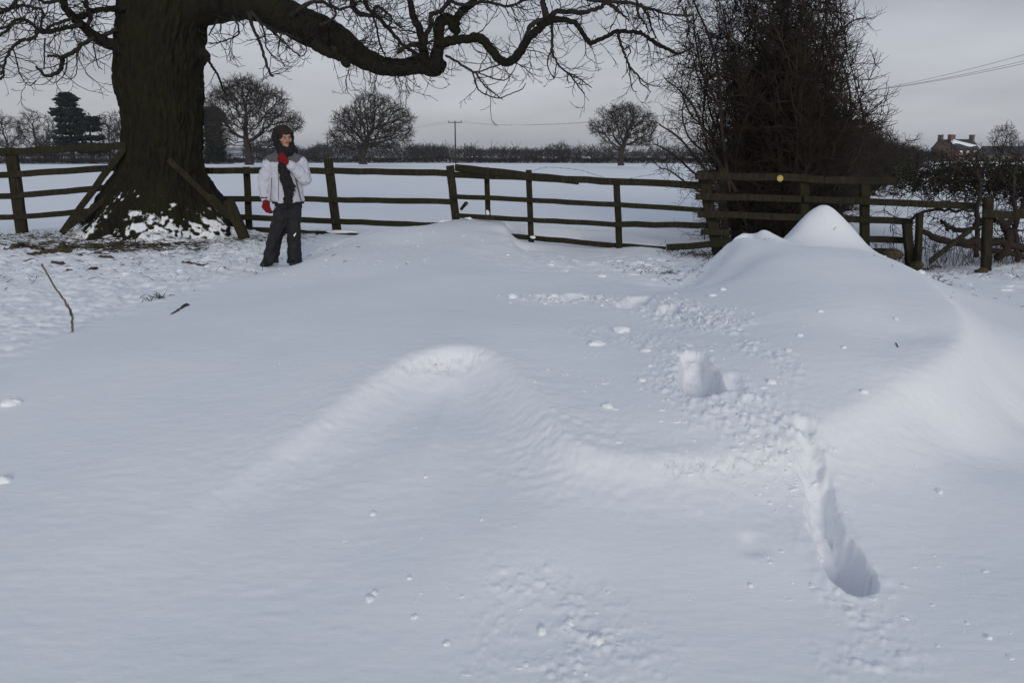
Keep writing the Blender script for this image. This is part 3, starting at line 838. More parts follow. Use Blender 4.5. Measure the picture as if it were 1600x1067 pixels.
limb([(583, 26, 2), (589, 45, 1.8), (594, 70, 1.6), (604, 92, 1)], 12.9, 12.8, 16, 1)
limb([(455, 25, 4), (478, 8, 3), (500, 3, 2.6), (530, 14, 2.2), (548, 10, 1.8), (575, -5, 1.5)], 12.9, 12.7, 17, 1.6)
limb([(500, 40, 3), (524, 25, 2), (515, 0, 1.8), (518, -15, 1.6)], 12.7, 12.6, 18, 1.5)
limb([(690, -8, 3), (720, 8, 2.6), (760, 4, 2.4), (795, 10, 2), (830, -4, 1.6)], 12.8, 12.5, 19, 2)
limb([(885, -8, 3), (930, 2, 2.6), (975, 3, 2.4), (1010, 12, 2.2), (1040, 22, 1.6), (1075, 24, 1)], 12.5, 12.1, 20, 2.4)
limb([(1000, 5, 2), (1012, 25, 1.8), (1018, 45, 1.2), (1025, 60, .8)], 12.3, 12.1, 21, 1.6)
limb([(995, 0, 1.8), (998, 25, 1.6), (1008, 36, 1.4), (1014, 52, .9)], 12.3, 12.2, 22, 1.2)
# droopers
limb([(862, 34, 2.6), (863, 58, 2.1), (862, 80, 2.2), (868, 92, 1.6), (874, 104, 1.5), (888, 115, 1.3), (900, 130, 1.1), (912, 146, .8)], 12.5, 12.4, 23, .8)
limb([(862, 80, 1.6), (856, 92, 1.2), (857, 108, .9), (866, 124, .7)], 12.5, 12.4, 24, .9)
limb([(886, 113, 1.1), (905, 123, 1), (924, 137, .8)], 12.4, 12.3, 25, .6)
limb([(965, 49, 2.4), (968, 62, 2.3), (973, 78, 2.3), (979, 92, 1.8), (984, 104, 1.9), (990, 111, 1.6), (1002, 124, 1.1), (1015, 133, .9), (1032, 136, .6)], 12.35, 12.2, 26, .7)
limb([(976, 78, 1.2), (982, 74, 1.2), (985, 82, 1), (980, 90, 1)], 12.35, 12.3, 27, 0)
limb([(984, 106, 1.1), (985, 125, .9), (989, 141, .7), (995, 144, .5)], 12.3, 12.3, 28, .3)
limb([(998, 118, 1.1), (1001, 130, 1), (1010, 137, .9), (1018, 145, .6)], 12.3, 12.2, 29, .5)
limb([(697, 87, 2), (712, 96, 1.9), (728, 106, 1.8), (741, 113, 1.8)], 12.6, 12.4, 30, .3)
limb([(785, 101, 1.4), (765, 106, 1.2), (752, 112, 1.2), (741, 113, 1.2)], 12.6, 12.4, 31, .1)
limb([(741, 113, 1.5), (748, 122, 1.4), (757, 134, 1.2), (768, 143, 1.1), (778, 151, .9), (786, 156, .6)], 12.4, 12.3, 32, .5)
limb([(739, 113, 1.4), (742, 125, 1.2), (746, 138, 1.2), (755, 146, 1.1), (770, 152, 1), (783, 153, .9), (800, 146, .8), (815, 140, .8), (822, 130, .5)], 12.4, 12.3, 33, .7)
limb([(748, 114, 1.1), (765, 121, 1.1), (780, 125, 1), (790, 125, .9), (802, 112, .8), (809, 95, .5)], 12.4, 12.4, 34, .4)
# left side
limb([(205, 85, 14), (187, 76, 10), (165, 66, 8.5), (144, 55, 7.5), (130, 40, 6.5), (115, 27, 6), (102, 12, 5.5), (96, -8, 5), (85, -35, 4)], 13.2, 12.6, 41, 1.4, True)
limb([(196, 14, 6), (180, 15, 4.5), (162, 15, 3.8), (145, 18, 3.8), (132, 25, 4), (120, 27, 4.5)], 13.1, 12.9, 42, 1.5)
limb([(130, 40, 3.6), (110, 42, 3.2), (90, 47, 3.2), (70, 51, 4), (56, 43, 2.8), (40, 31, 2.4), (31, 31, 2.4), (20, 35, 2.5), (11, 48, 2.2), (-10, 60, 2)], 12.8, 12.3, 43, 1.8)
limb([(114, 29, 2.6), (95, 35, 2.4), (82, 40, 2.2), (70, 49, 2.4)], 12.75, 12.6, 44, 1.2)
limb([(63, 46, 2), (67, 20, 1.8), (56, 13, 2), (40, 10, 2.2), (25, 11, 2.2), (8, 17, 2.5), (-12, 28, 2.5)], 12.5, 12.2, 45, 1.6)
limb([(58, 51, 2.8), (54, 59, 2.6), (42, 62, 2.4), (30, 66, 2.6), (20, 74, 2.4), (12, 88, 2), (6, 104, 1.8), (1, 118, 1.4)], 12.5, 12.2, 46, 1.6)
limb([(148, 60, 3.2), (128, 70, 3.2), (112, 84, 3.2), (98, 90, 3.4), (97, 103, 3.4), (90, 114, 3), (72, 119, 2.6), (63, 111, 2.2), (55, 104, 1.8)], 12.9, 12.6, 47, .9)
limb([(97, 90, 2.6), (86, 88, 2.2), (75, 88, 1.8)], 12.7, 12.6, 48, .1)
limb([(70, 60, 1.2), (69, 85, 1.1), (69, 108, .9)], 12.5, 12.5, 49, .5)
limb([(20, 76, 1.2), (26, 95, 1), (30, 112, .9), (38, 128, .8), (48, 134, .7), (56, 126, .5)], 12.3, 12.3, 50, .6)
limb([(105, 87, 1), (103, 110, .8), (96, 122, .7), (84, 130, .7), (72, 122, .6)], 12.7, 12.7, 51, .2)
limb([(119, 80, 1), (120, 100, .8), (119, 116, .7), (110, 124, .7), (98, 122, .5)], 12.8, 12.8, 52, .2)
limb([(145, 66, 1.2), (149, 85, 1), (153, 103, .8), (160, 109, .5)], 12.9, 12.8, 53, .5)
limb([(98, -5, 3.5), (75, 5, 2.6), (50, -5, 2.2)], 12.7, 12.5, 54, 2.4)
limb([(30, -15, 3), (22, 8, 2.4), (8, 15, 2), (-15, 12, 2)], 12.4, 12.2, 55, 2.4)
limb([(0, 45, 2.2), (18, 40, 1.8), (38, 32, 1.4)], 12.2, 12.3, 56, 2)
limb([(-12, 130, 1.6), (4, 120, 1.6), (5, 108, 1.4), (-2, 98, 1.2)], 12.3, 12.3, 57, 1.4)
limb([(139, 40, 3), (140, 20, 2.5), (130, -5, 2.2)], 12.8, 12.9, 58, 2)
limb([(160, 58, 4), (175, 50, 3), (185, 45, 4)], 13.1, 13.1, 59, 1)
# spur and hanging sticks right of the trunk
limb([(312, 84, 8), (322, 86, 5), (328, 98, 2), (334, 108, 1.8), (342, 122, 1.6), (348, 140, 1.4), (356, 150, 1)], 13.0, 12.7, 60, .5)
limb([(388, 20, 4), (396, 45, 2.6), (404, 62, 2.4), (413, 88, 2.3), (422, 114, 2), (427, 120, 1.6)], 12.9, 12.7, 61, .6)
limb([(392, 20, 3), (410, 38, 2.2), (430, 49, 2), (452, 55, 1.6), (470, 64, 1.2)], 12.9, 12.6, 62, 1.6)
limb([(425, 48, 1.4), (440, 62, 1.2), (456, 78, 1.1), (470, 88, 1), (478, 82, .8), (479, 72, .8)], 12.8, 12.6, 63, 1)
limb([(400, 25, 1.6), (412, 48, 1.3), (418, 78, 1.1), (432, 92, .8)], 12.9, 12.6, 64, 1)
limb([(362, 25, 2), (372, 40, 1.5), (371, 55, 1.2), (350, 64, 1), (328, 70, .9)], 13.0, 12.9, 65, 1)
limb([(340, 30, 1.6), (334, 42, 1.2), (326, 56, 1)], 13.0, 13.0, 66, .7)
# crown above the frame, so that the tree goes on upward
for k, rows in enumerate([[(262, -150, 30), (330, -260, 22), (420, -360, 14), (480, -470, 8)], [(250, -200, 30), (200, -330, 22), (110, -420, 14), (20, -520, 8)],
                          [(275, -60, 26), (380, -120, 18), (520, -170, 13), (660, -190, 9), (780, -260, 5)], [(225, -80, 24), (130, -110, 16), (30, -130, 11), (-110, -170, 6)],
                          [(265, -260, 24), (262, -400, 16), (290, -560, 8)]]):
    limb(rows, 13.6, 13.0 if k % 2 else 14.4, 70 + k, .8, True)

gr = random.Random(5)
crown = Tubes()
n_big = 0
for (P4, seed, dens, big_) in LIMBS:
    g = random.Random(seed + 100)
    pts = P4[:, :3].copy(); rad = np.maximum(P4[:, 3], .0035)
    ln = np.linalg.norm(np.diff(pts, axis=0), axis=1)
    wob = np.minimum(rad, .02) * .30
    pts += np.array([[g.gauss(0, 1), g.gauss(0, 1), g.gauss(0, 1)] for _ in pts]) * wob[:, None]
    if big_ or rad.max() > .06:
        # a limb with knobs and ridged bark
        na = 24
        P = spline(np.hstack([pts, rad[:, None]]), 3)
        C_ = P[:, :3]; r_ = P[:, 3]
        T_ = np.gradient(C_, axis=0); T_ /= np.linalg.norm(T_, axis=1, keepdims=True)
        ref = np.array([0.05, 1.0, 0.1]); A_ = np.cross(T_, ref); A_ /= np.linalg.norm(A_, axis=1, keepdims=True); B_ = np.cross(T_, A_)
        an = np.linspace(0, 2 * PI, na, endpoint=False)
        sarr = np.concatenate([[0], np.cumsum(np.linalg.norm(np.diff(C_, axis=0), axis=1))])
        AN, SS = np.meshgrid(an, sarr)
        bk = fbm(np.cos(AN) * 2.2 + seed, SS * 5 + np.sin(AN) * 2.2, seed, 4, .6) - .5
        lump = fbm(np.cos(AN) + seed * 3, SS * 1.6 + np.sin(AN), seed + 5, 2) - .5
        rr = r_[:, None] * (1 + .28 * bk + .30 * lump)
        ring = C_[:, None, :] + rr[:, :, None] * (A_[:, None, :] * np.cos(AN)[:, :, None] + B_[:, None, :] * np.sin(AN)[:, :, None])
        Vv = ring.reshape(-1, 3); m_ = len(C_)
        ii = np.arange(m_ * na).reshape(m_, na)
        Fv = np.stack([ii[:-1], np.roll(ii[:-1], -1, 1), np.roll(ii[1:], -1, 1), ii[1:]], -1).reshape(-1, 4)
        tip = len(Vv); Vv = np.vstack([Vv, C_[-1:], C_[-1:]])
        cap = np.stack([ii[-1], np.roll(ii[-1], -1), np.full(na, tip), np.full(na, tip + 1)], -1)
        lm = link_mesh('limb', np_mesh('limb', Vv - np.array([TX, TY, 0]), np.vstack([Fv, cap])), M['limb'], oak)
        n_big += 1
    else:
        crown.add([tuple(p) for p in pts], list(rad), 6)
    # twigs along it
    tot = ln.sum()
    nt = int(tot * dens * 13)
    cum = np.concatenate([[0], np.cumsum(ln)])
    for k in range(nt):
        s_ = g.random() ** .8 * tot
        i = min(len(ln) - 1, int(np.searchsorted(cum, s_) - 1)); i = max(i, 0)
        f = (s_ - cum[i]) / ln[i]
        p = pts[i] * (1 - f) + pts[i + 1] * f; rr = rad[i]
        tg = (pts[i + 1] - pts[i]) / ln[i]
        v = np.array(rvec(g)); v -= tg * v.dot(tg); v /= np.linalg.norm(v) + 1e-9
        d = norm(tuple(v * 1.0 + tg * .5 + np.array([0, 0, -.15])))
        Lt = g.uniform(.16, .75) * (1.15 if rr > .03 else .8)
        r0 = min(rr * .7, g.uniform(.005, .010))
        twigs(crown, g, tuple(p + v * rr * .5), d, Lt, r0, 2 if Lt > .3 else 1, seg=.06, wig=.22, up=.10, r_tip=.0033, spawn=.40, ang=.8, child=.5, droop=.10)
V_, F_ = crown.arrays()
co = link_mesh('crown', np_mesh('crown', V_ - np.array([TX, TY, 0]), F_), M['twig'], oak)

# ------------------------------------------------------------------ bare trees by space colonisation
def colonize(seed, lobes, trunk, natt=1400, step=.35, infl=3.0, kill=.6, iters=90, r_tip=.02, expo=2.3, twig_n=2, twig_l=.5, rt=.012, flare=1.5):
    """lobes: ellipsoids (x,y,z,rx,ry,rz,weight) the crown fills; trunk: starting chain of points"""
    rs = np.random.RandomState(seed); g = random.Random(seed)
    W = np.array([l[6] for l in lobes]); W = W / W.sum()
    att = []
    for (l, n) in zip(lobes, (W * natt).astype(int)):
        u = rs.normal(size=(n, 3)); u /= np.linalg.norm(u, axis=1, keepdims=True)
        u *= rs.uniform(0.15, 1, (n, 1)) ** (1 / 2.4)
        att.append(u * np.array(l[3:6]) + np.array(l[:3]))
    att = np.vstack(att)
    nodes = [np.array(p, float) for p in trunk]; par = [-1] + list(range(len(trunk) - 1))
    for l in list(lobes):          # ragged outliers so that the crown is no neat dome
        for q in range(2):
            u = rs.normal(size=3); u /= np.linalg.norm(u); u[2] = abs(u[2]) * .8
            c_ = np.array(l[:3]) + u * np.array(l[3:6]) * 1.02
            att = np.vstack([att, c_ + rs.normal(size=(int(natt * .018), 3)) * np.array(l[3:6]).min() * .17])
    hol = [np.array(l[:3]) + rs.normal(size=3) * np.array(l[3:6]) * .55 for l in lobes for q in range(3)]
    for h_ in hol: att = att[np.linalg.norm(att - h_, axis=1) > min(lobes[0][3:6]) * .36]
    near_i = np.zeros(len(att), int); near_d = np.full(len(att), 1e9)
    def upd(i0):
        nonlocal near_i, near_d
        for i in range(i0, len(nodes)):
            d = np.linalg.norm(att - nodes[i], axis=1)
            m = d < near_d
            near_d[m] = d[m]; near_i[m] = i
    upd(0)
    alive = np.ones(len(att), bool)
    for it in range(iters):
        act = alive & (near_d < (infl if it > 12 else infl * 3))
        if not act.any(): break
        acc = {}
        for j in np.where(act)[0]:
            v = att[j] - nodes[near_i[j]]; v = v / (np.linalg.norm(v) + 1e-6)
            acc.setdefault(near_i[j], []).append(v)
        i0 = len(nodes)
        for i, vs in acc.items():
            v = np.sum(vs, axis=0) + rs.normal(0, .35, 3)
            v /= np.linalg.norm(v) + 1e-6
            if len(nodes) > 40: v = v + rs.normal(0, .28, 3); v /= np.linalg.norm(v)
            nodes.append(nodes[i] + v * step); par.append(i)
        upd(i0)
        alive &= near_d > kill
        if len(nodes) > 8000: break
    n = len(nodes); kids = [[] for _ in range(n)]
    for i in range(1, n): kids[par[i]].append(i)
    rad = np.zeros(n)
    for i in range(n - 1, -1, -1):
        rad[i] = r_tip if not kids[i] else sum(rad[k] ** expo for k in kids[i]) ** (1 / expo)
    TT, TC = Tubes(), Tubes()
    stack = [(0, None)]
    while stack:
        i, pr = stack.pop()
        ch = [] if pr is None else [pr]
        ch.append(i)
        while kids[i]:
            ks = sorted(kids[i], key=lambda k: -rad[k])
            for k in ks[1:]: stack.append((k, i))
            i = ks[0]; ch.append(i)
        pts = [tuple(nodes[k]) for k in ch]; rr = [rad[k] for k in ch]
        if pr is not None: rr[0] = min(rr[0], rr[1] * 1.15)
        else:
            for q in range(min(3, len(rr))): rr[q] *= [flare, (1 + flare) / 2.3, 1][q]
        # split into thick and thin
        if rr[0] > r_tip * 5: TT.add(pts, rr, 7)
        else: TC.add(pts, rr, 3)
    for i in range(n):
        if rad[i] < r_tip * 2.2:
            dv = nodes[i] - nodes[par[i]] if par[i] >= 0 else np.array([0, 0, 1.])
            dv = dv / (np.linalg.norm(dv) + 1e-6)
            for q in range(twig_n):
                v = rvec(g)
                d = norm((dv[0] + v[0] * .9, dv[1] + v[1] * .9, dv[2] + v[2] * .9 + .15))
                twigs(TC, g, tuple(nodes[i]), d, twig_l * g.uniform(.5, 1.3), rt, 1, seg=twig_l / 3, wig=.25, up=.05, r_tip=rt * .7, spawn=.6, ang=.9, child=.7)
    return TT, TC
def put_tree(name, T2, loc, label, cat='tree', group=None, mat='fartree', s=1.0, rz=0):
    root = empty(name, loc, rz); root.scale = (s, s, s)
    tag(root, label, cat, group)
    TT, TC = T2
    if isinstance(TT, Tubes): TT = TT.mesh('trunk'); TC = TC.mesh('crown')
    link_mesh('trunk', TT, M[mat], root); link_mesh('crown', TC, M[mat], root)
    return root
def copy_tree(o, loc, label, s=1.0, rz=0.0, group=None):
    r_ = o.copy(); COL.objects.link(r_)
    r_.location = loc; r_.scale = (s, s, s) if not isinstance(s, tuple) else s; r_.rotation_euler = (0, 0, rz)
    r_['label'] = label
    if group: r_['group'] = group
    for ch in o.children:
        q = ch.copy(); COL.objects.link(q); q.parent = r_
        for gch in ch.children:
            q2 = gch.copy(); COL.objects.link(q2); q2.parent = q
    return r_
def lob(Y, *rows):
    """crown lobes measured on the photo: (px, py, half width, half height, weight) at distance Y, relative to the tree's foot"""
    return rows
def lobes_at(foot, Y, rows):
    fx_, fy_, fz_ = at(foot[0], foot[1], Y)
    k = Y / F; out = []
    for (px, py, hw, hh, wt_) in rows:
        x, y, z = at(px, py, Y)
        out.append((x - fx_, 0, z - fz_, hw * k, max(hw * .9, 22) * k, hh * k, wt_))
    return (fx_, Y, fz_), out
def chain(foot, Y, rows):
    fx_, fy_, fz_ = at(foot[0], foot[1], Y)
    o = []
    for (px, py) in rows:
        x, y, z = at(px, py, Y); o.append((x - fx_, 0, z - fz_))
    return spline(o, 3)
YA = 118.0
f0, lb = lobes_at((390, 256), YA, [(382, 148, 42, 26, 3), (348, 165, 28, 28, 1.5), (425, 160, 26, 22, 1.3), (437, 185, 30, 18, 1.3), (458, 196, 17, 14, .8), (355, 205, 28, 26, 1.2), (400, 190, 36, 24, 1.4), (420, 228, 34, 10, .5)])
TA = colonize(3, lb, chain((390, 256), YA, [(390, 258), (389, 245), (388, 232), (384, 215)]), 3600, .38, 3.5, .55, 110, .032, 2.2, 5, .85, .020)
put_tree('field_tree', TA, f0, 'tall bare tree in the field rising behind the standing person', group='bare trees standing in the snowy field')
f0, lb = lobes_at((567, 255), 130, [(577, 163, 26, 19, 1.4), (560, 190, 40, 22, 2), (610, 188, 36, 24, 2), (540, 218, 28, 18, 1.2), (620, 212, 28, 12, .9), (580, 205, 40, 22, 1.6), (575, 228, 45, 8, .4)])
TB = colonize(8, lb, chain((567, 255), 130, [(567, 257), (567, 244), (569, 232), (573, 218)]), 3600, .40, 3.5, .58, 110, .034, 2.2, 5, .85, .021)
put_tree('field_tree', TB, f0, 'broad round bare oak left of the tall wire pole', group='bare trees standing in the snowy field')
f0, lb = lobes_at((970, 257), 112, [(975, 183, 34, 20, 2.2), (1003, 198, 24, 22, 1.4), (938, 200, 20, 12, .8), (975, 205, 30, 18, 1.2), (958, 222, 22, 8, .4), (1000, 222, 22, 9, .5)])
TC_ = colonize(12, lb, chain((970, 257), 112, [(970, 259), (970, 246), (971, 236), (975, 226)]), 3000, .36, 3.2, .52, 110, .030, 2.2, 5, .75, .018)
put_tree('field_tree', TC_, f0, 'bare oak in the field just left of the hawthorn bush', group='bare trees standing in the snowy field')

# generic background trees (unit: 10 m tall)
def gen_tree(seed, kind):
    if kind == 'upright':
        lb = [(0, 0, 6.0, 2.4, 2.4, 3.6, 2), (0, 0, 3.6, 1.8, 1.8, 1.8, .7)]
        tr = [(0, 0, -.4), (0, 0, .6), (.05, 0, 1.6)]
    elif kind == 'round':
        lb = [(0, 0, 6.2, 3.6, 3.6, 3.4, 2), (1.5, 0, 4.2, 2.4, 2.4, 1.6, .7), (-1.6, 0, 4.4, 2.2, 2.2, 1.6, .7)]
        tr = [(0, 0, -.4), (0, 0, .7), (.1, 0, 1.8)]
    else:
        lb = [(0, 0, 2.6, 2.6, 2.0, 2.4, 2)]
        tr = [(0, 0, -.4), (0, 0, .2), (.05, 0, .5)]
    TT, TC = colonize(seed, lb, tr, 800, .42, 4, .62, 70, .034, 2.2, 3, .85, .024)
    return TT.mesh('trunk'), TC.mesh('crown')
G = {('upright', 0): gen_tree(21, 'upright'), ('upright', 1): gen_tree(22, 'upright'), ('round', 0): gen_tree(23, 'round'), ('round', 1): gen_tree(24, 'round'), ('bush', 0): gen_tree(25, 'bush'), ('bush', 1): gen_tree(26, 'bush')}
first = {}
def bg_tree(kind, v, px, top, Y, label, group, wide=1.0, rz=None):
    zb = float(height(np.array([0.0]), np.array([Y]), detail=False)[0]) - .2
    x, y, zt = at(px, top, Y)
    hgt = {'upright': 9.6, 'round': 9.6, 'bush': 5.0}[kind]
    s = (zt - zb) / hgt
    key = (kind, v)
    rz_ = rng.uniform(0, 6) if rz is None else rz
    if key not in first:
        root = put_tree('bare_tree', G[key], (x, Y, zb), label, group=group, rz=rz_)
        root.scale = (s * wide, s * wide, s); first[key] = root
    else:
        root = copy_tree(first[key], (x, Y, zb), label, (s * wide, s * wide, s), rz_, group)
    return root
LG = 'bare trees beyond the left hedge'
for a in [('round', 0, 5, 178, 190, 'feathery bare tree at the far left frame edge'), ('round', 1, 52, 172, 190, 'wide bare tree left of the tall dark pine'),
          ('upright', 0, 165, 176, 190, 'thin bare tree right of the low dark pine'), ('upright', 1, 184, 172, 175, 'pale bare tree closest to the left edge of the big trunk'), ('bush', 0, 75, 205, 200, 'bushy bare tree tucked against the tall pine')]:
    bg_tree(*a[:5], a[5], LG)
bg_tree('upright', 0, 318, 165, 170, 'pale bare tree close to the right edge of the big trunk', LG, 1.2)
bg_tree('bush', 1, 455, 225, 190, 'low bare bush just left of the person, beyond the field', LG)
HG = 'bare hedge trees along the far side of the field'
spots = [(492, 226), (505, 224), (648, 228), (664, 230), (735, 229), (752, 231), (772, 229), (790, 232), (805, 230), (822, 230), (838, 231), (856, 229), (880, 222), (902, 232), (930, 233), (950, 233), (1030, 233), (1046, 236), (684, 229), (866, 224)]
spots.sort()
words = ['first', 'second', 'third', 'fourth', 'fifth', 'sixth', 'seventh', 'eighth', 'ninth', 'tenth', 'eleventh', 'twelfth', 'thirteenth', 'fourteenth', 'fifteenth', 'sixteenth', 'seventeenth', 'eighteenth', 'nineteenth', 'twentieth']
for i, (px, ty) in enumerate(spots):
    bg_tree(('upright', 'round', 'bush')[i % 3], i % 2, px, ty, 215 + 8 * (i % 3), 'small bare tree rising over the far hedge, %s from the left' % words[i], HG, 1.3 if i % 3 != 2 else 1.0)
for i, (px, ty, lab) in enumerate([(1570, 193, 'bare tree on the skyline right of the brick farmhouse'), (1592, 218, 'low bushy tree at the right frame edge beside the skyline tree')]):
    bg_tree('round', i, px, ty, 190, lab, 'trees near the farmhouse', .9)
bg_tree('bush', 0, 1427, 230, 260, 'low tree left of the farmhouse', 'trees near the farmhouse', 1.8)
bg_tree('bush', 1, 1538, 231, 260, 'low round tree between the farmhouse and the skyline tree', 'trees near the farmhouse', 1.8)

# conifers
def conifer(px, top, Y, w_px, label, seed, tiers, bot=243, ragged=.3):
    g = random.Random(seed)
    x, y, zt = at(px, top, Y); zb = -.4; k = Y / F
    root = empty('conifer', (x, Y, zb)); tag(root, label, 'tree', 'dark evergreens beyond the left hedge')
    H = zt - zb
    T = Tubes(); T.add([(0, 0, 0), (.1, 0, H * .5), (0, 0, H * .97)], [.45, .28, .08], 7)
    VV, FF = [], []
    Tb = Tubes()
    for (f, hw) in tiers:
        z0 = H * f; rad = hw * k
        nb = 9
        for q in range(nb):
            az = q / nb * 2 * PI + g.uniform(-.3, .3); L_ = rad * g.uniform(.75, 1.1)
            tip = (math.cos(az) * L_, math.sin(az) * L_, z0 + L_ * .10)
            Tb.add([(0, 0, z0 - .2), (tip[0] * .6, tip[1] * .6, z0 - .1), tip], [.1, .07, .03], 4)
            for s in range(46):
                u = g.uniform(.25, 1.05) ** .8
                cx, cy, cz = tip[0] * u + g.gauss(0, .32), tip[1] * u + g.gauss(0, .32), z0 + (tip[2] - z0) * u + g.gauss(0, .20) + .12
                for r_ in range(3):
                    v = Vector(rvec(g)) * .34; w__ = Vector((g.gauss(0, 1), g.gauss(0, 1), g.gauss(0, .35))).normalized() * .34
                    b0 = len(VV); c_ = Vector((cx, cy, cz)) + Vector(rvec(g)) * .2
                    VV += [tuple(c_ - w__), tuple(c_ + v * .5), tuple(c_ + w__), tuple(c_ - v * .5)]; FF.append((b0, b0 + 1, b0 + 2, b0 + 3))
    link_mesh('trunk', T.mesh('trunk'), M['fartree'], root)
    br = link_mesh('branches', Tb.mesh('branches'), M['fartree'], root)
    link_mesh('foliage', np_mesh('foliage', np.array(VV), np.array(FF)), M['conifer'], root)
conifer(103, 149, 175, 30, 'tall dark layered pine, tallest evergreen on the left', 3, [(.985, 7), (.92, 13), (.85, 12), (.76, 21), (.70, 25), (.62, 20), (.53, 17), (.44, 21), (.35, 24), (.27, 27), (.2, 28)])
conifer(138, 186, 175, 22, 'lower flat topped dark pine right of the tall one', 5, [(.97, 13), (.87, 17), (.75, 14), (.55, 20), (.38, 22), (.26, 22)])
conifer(331, 171, 165, 18, 'dark ivy coloured evergreen just right of the big trunk', 7, [(.97, 10), (.88, 15), (.8, 15), (.7, 11), (.6, 12), (.5, 12), (.4, 13), (.3, 13), (.2, 13), (.1, 12)])

# ------------------------------------------------------------------ hedges far and near
def hedge_mass(name, p0, p1, h, wdt, n, r_, seg, label, mat, seed, lv=1, hv=.35, group=None, tall=0.2, core=True):
    """a hedge between two ground points as thousands of crossing twigs"""
    g = random.Random(seed); T = Tubes()
    p0 = Vector(p0); p1 = Vector(p1); ax = p1 - p0; ln = ax.length; d = ax.normalized(); s = Vector((-d.y, d.x, 0))
    prof = fbm(np.linspace(0, ln / (h * 2.5), 400), np.zeros(400) + seed, seed, 3)
    for i in range(n):
        f = g.random(); hh = h * (1 - hv + 2 * hv * prof[int(f * 399)])
        z = hh * g.random() ** .8
        q = p0 + ax * f + s * g.gauss(0, wdt * .33)
        up = g.uniform(.2, 1.2)
        dd = norm((g.gauss(0, .7), g.gauss(0, .7), up))
        Ls = seg * g.uniform(.6, 1.5) * (1.8 if g.random() < tall * .3 else 1)
        twigs(T, g, (q.x - p0.x, q.y - p0.y, z - .1), dd, Ls, r_, lv, seg=Ls / 3, wig=.25, up=.05, r_tip=r_ * .5, spawn=.6, ang=1.0, child=.6)
    o = link_mesh(name, T.mesh(name), M[mat])
    o.location = (p0.x, p0.y, p0.z)
    tag(o, label, 'hedge', group)
    return o
FHG = 'far field hedges'
hedge_mass('hedge', at(-150, 255, 165)[:2] + (-.35,), at(365, 255, 168)[:2] + (-.35,), 1.0, 1.6, 9000, .03, .45, 'low clipped dark hedge across the far left side of the field', 'hedge', 1, hv=.12, group=FHG)
hedge_mass('hedge', at(-150, 255, 195)[:2] + (-.35,), at(365, 255, 195)[:2] + (-.35,), 2.0, 3.0, 4500, .04, 1.0, 'ragged taller hedge under the dark pines, behind the clipped hedge', 'hedge', 2, hv=.3, group=FHG)
hedge_mass('hedge', at(365, 255, 190)[:2] + (-.35,), at(740, 255, 190)[:2] + (-.35,), 1.15, 2.2, 8000, .032, .55, 'dark hedge behind the round oak and the wire pole', 'hedge', 3, hv=.3, group=FHG)
hedge_mass('hedge', at(740, 255, 190)[:2] + (-.35,), at(1120, 255, 175)[:2] + (-.35,), 1.05, 2.2, 8000, .032, .55, 'dark hedge across the field right of the wire pole', 'hedge', 4, hv=.35, group=FHG)
hedge_mass('hedge', at(1240, 255, 260)[:2] + (-.35,), at(1750, 255, 240)[:2] + (-.35,), 2.6, 5.0, 6000, .06, 1.2, 'dark hedge and scrub in front of the brick farmhouse', 'hedge', 6, hv=.3, group=FHG)
hedge_mass('hedge', at(640, 250, 420)[:2] + (-.5,), at(1250, 250, 430)[:2] + (-.5,), 5, 8.0, 3500, .12, 2.4, 'faint second hedge beyond the far field, right of the pole', 'hedge', 8, hv=.5, group=FHG)
hedge_mass('hedge', at(380, 250, 400)[:2] + (-.5,), at(700, 250, 410)[:2] + (-.5,), 5, 8.0, 2600, .12, 2.4, 'faint second hedge far behind the round oak', 'hedge', 9, hv=.5, group=FHG)

# ------------------------------------------------------------------ tall hawthorn and the hedgerow running away from it
def haw_bush(seed, stems, hgt, half, T, TS, dens=1.0, r=.02, lean=0.5, twr=.0035, seg=.10, thick=1.0):
    g = random.Random(seed)
    for s in range(stems):
        az = g.uniform(0, 2 * PI); rr = half * .45 * math.sqrt(g.random())
        p = (math.cos(az) * rr, math.sin(az) * rr, -.1)
        ou = g.uniform(.02, lean)
        a2 = az + g.gauss(0, .5)
        d = norm((math.cos(a2) * ou, math.sin(a2) * ou, 1))
        Ln = hgt * g.uniform(.55, 1.05) / max(.6, d[2])
        n = int(Ln / .22); pts = [p]; rad = [r * g.uniform(.6, 1.3)]; r0 = rad[0]
        for i in range(n):
            f = (i + 1) / n
            d = norm((d[0] + g.gauss(0, .14) - p[0] * .065, d[1] + g.gauss(0, .14) - p[1] * .05, d[2] + g.gauss(0, .10) + .02))
            p = (p[0] + d[0] * .22, p[1] + d[1] * .22, p[2] + d[2] * .22); pts.append(p); rad.append(r0 * (1 - f * .8))
            nb = int(dens * (2.2 + g.random() * 2) * (1 if f > .12 else .5))
            for q in range(nb):
                v = rvec(g)
                bd = norm((d[0] * .6 + v[0], d[1] * .6 + v[1], d[2] * .6 + v[2] * .8))
                Lb = g.uniform(.22, .78) * (1.15 - .5 * f) * thick
                twigs(T, g, p, bd, Lb, max(twr * 1.4, rad[-1] * .35), 2, seg=seg, wig=.26, up=.07, r_tip=twr * .6, spawn=.62, ang=1.1, child=.5)
        TS.add(pts, rad, 6)
HB = at(1203, 335, 13.7)
haw = empty('hawthorn_bush', (HB[0], 13.9, -.1))
tag(haw, 'tall dense leafless hawthorn towering behind the right fence', 'bush')
T, TS = Tubes(), Tubes()
haw_bush(3, 105, 5.0, 1.2, T, TS, 2.5, .022, .17, twr=.0045)
haw_bush(4, 40, 3.2, 1.25, T, TS, 1.9, .016, .26, twr=.004)
haw_bush(9, 22, 1.7, 2.3, T, TS, 1.2, .014, .8)
link_mesh('stems', TS.mesh('stems'), M['haw'], haw)
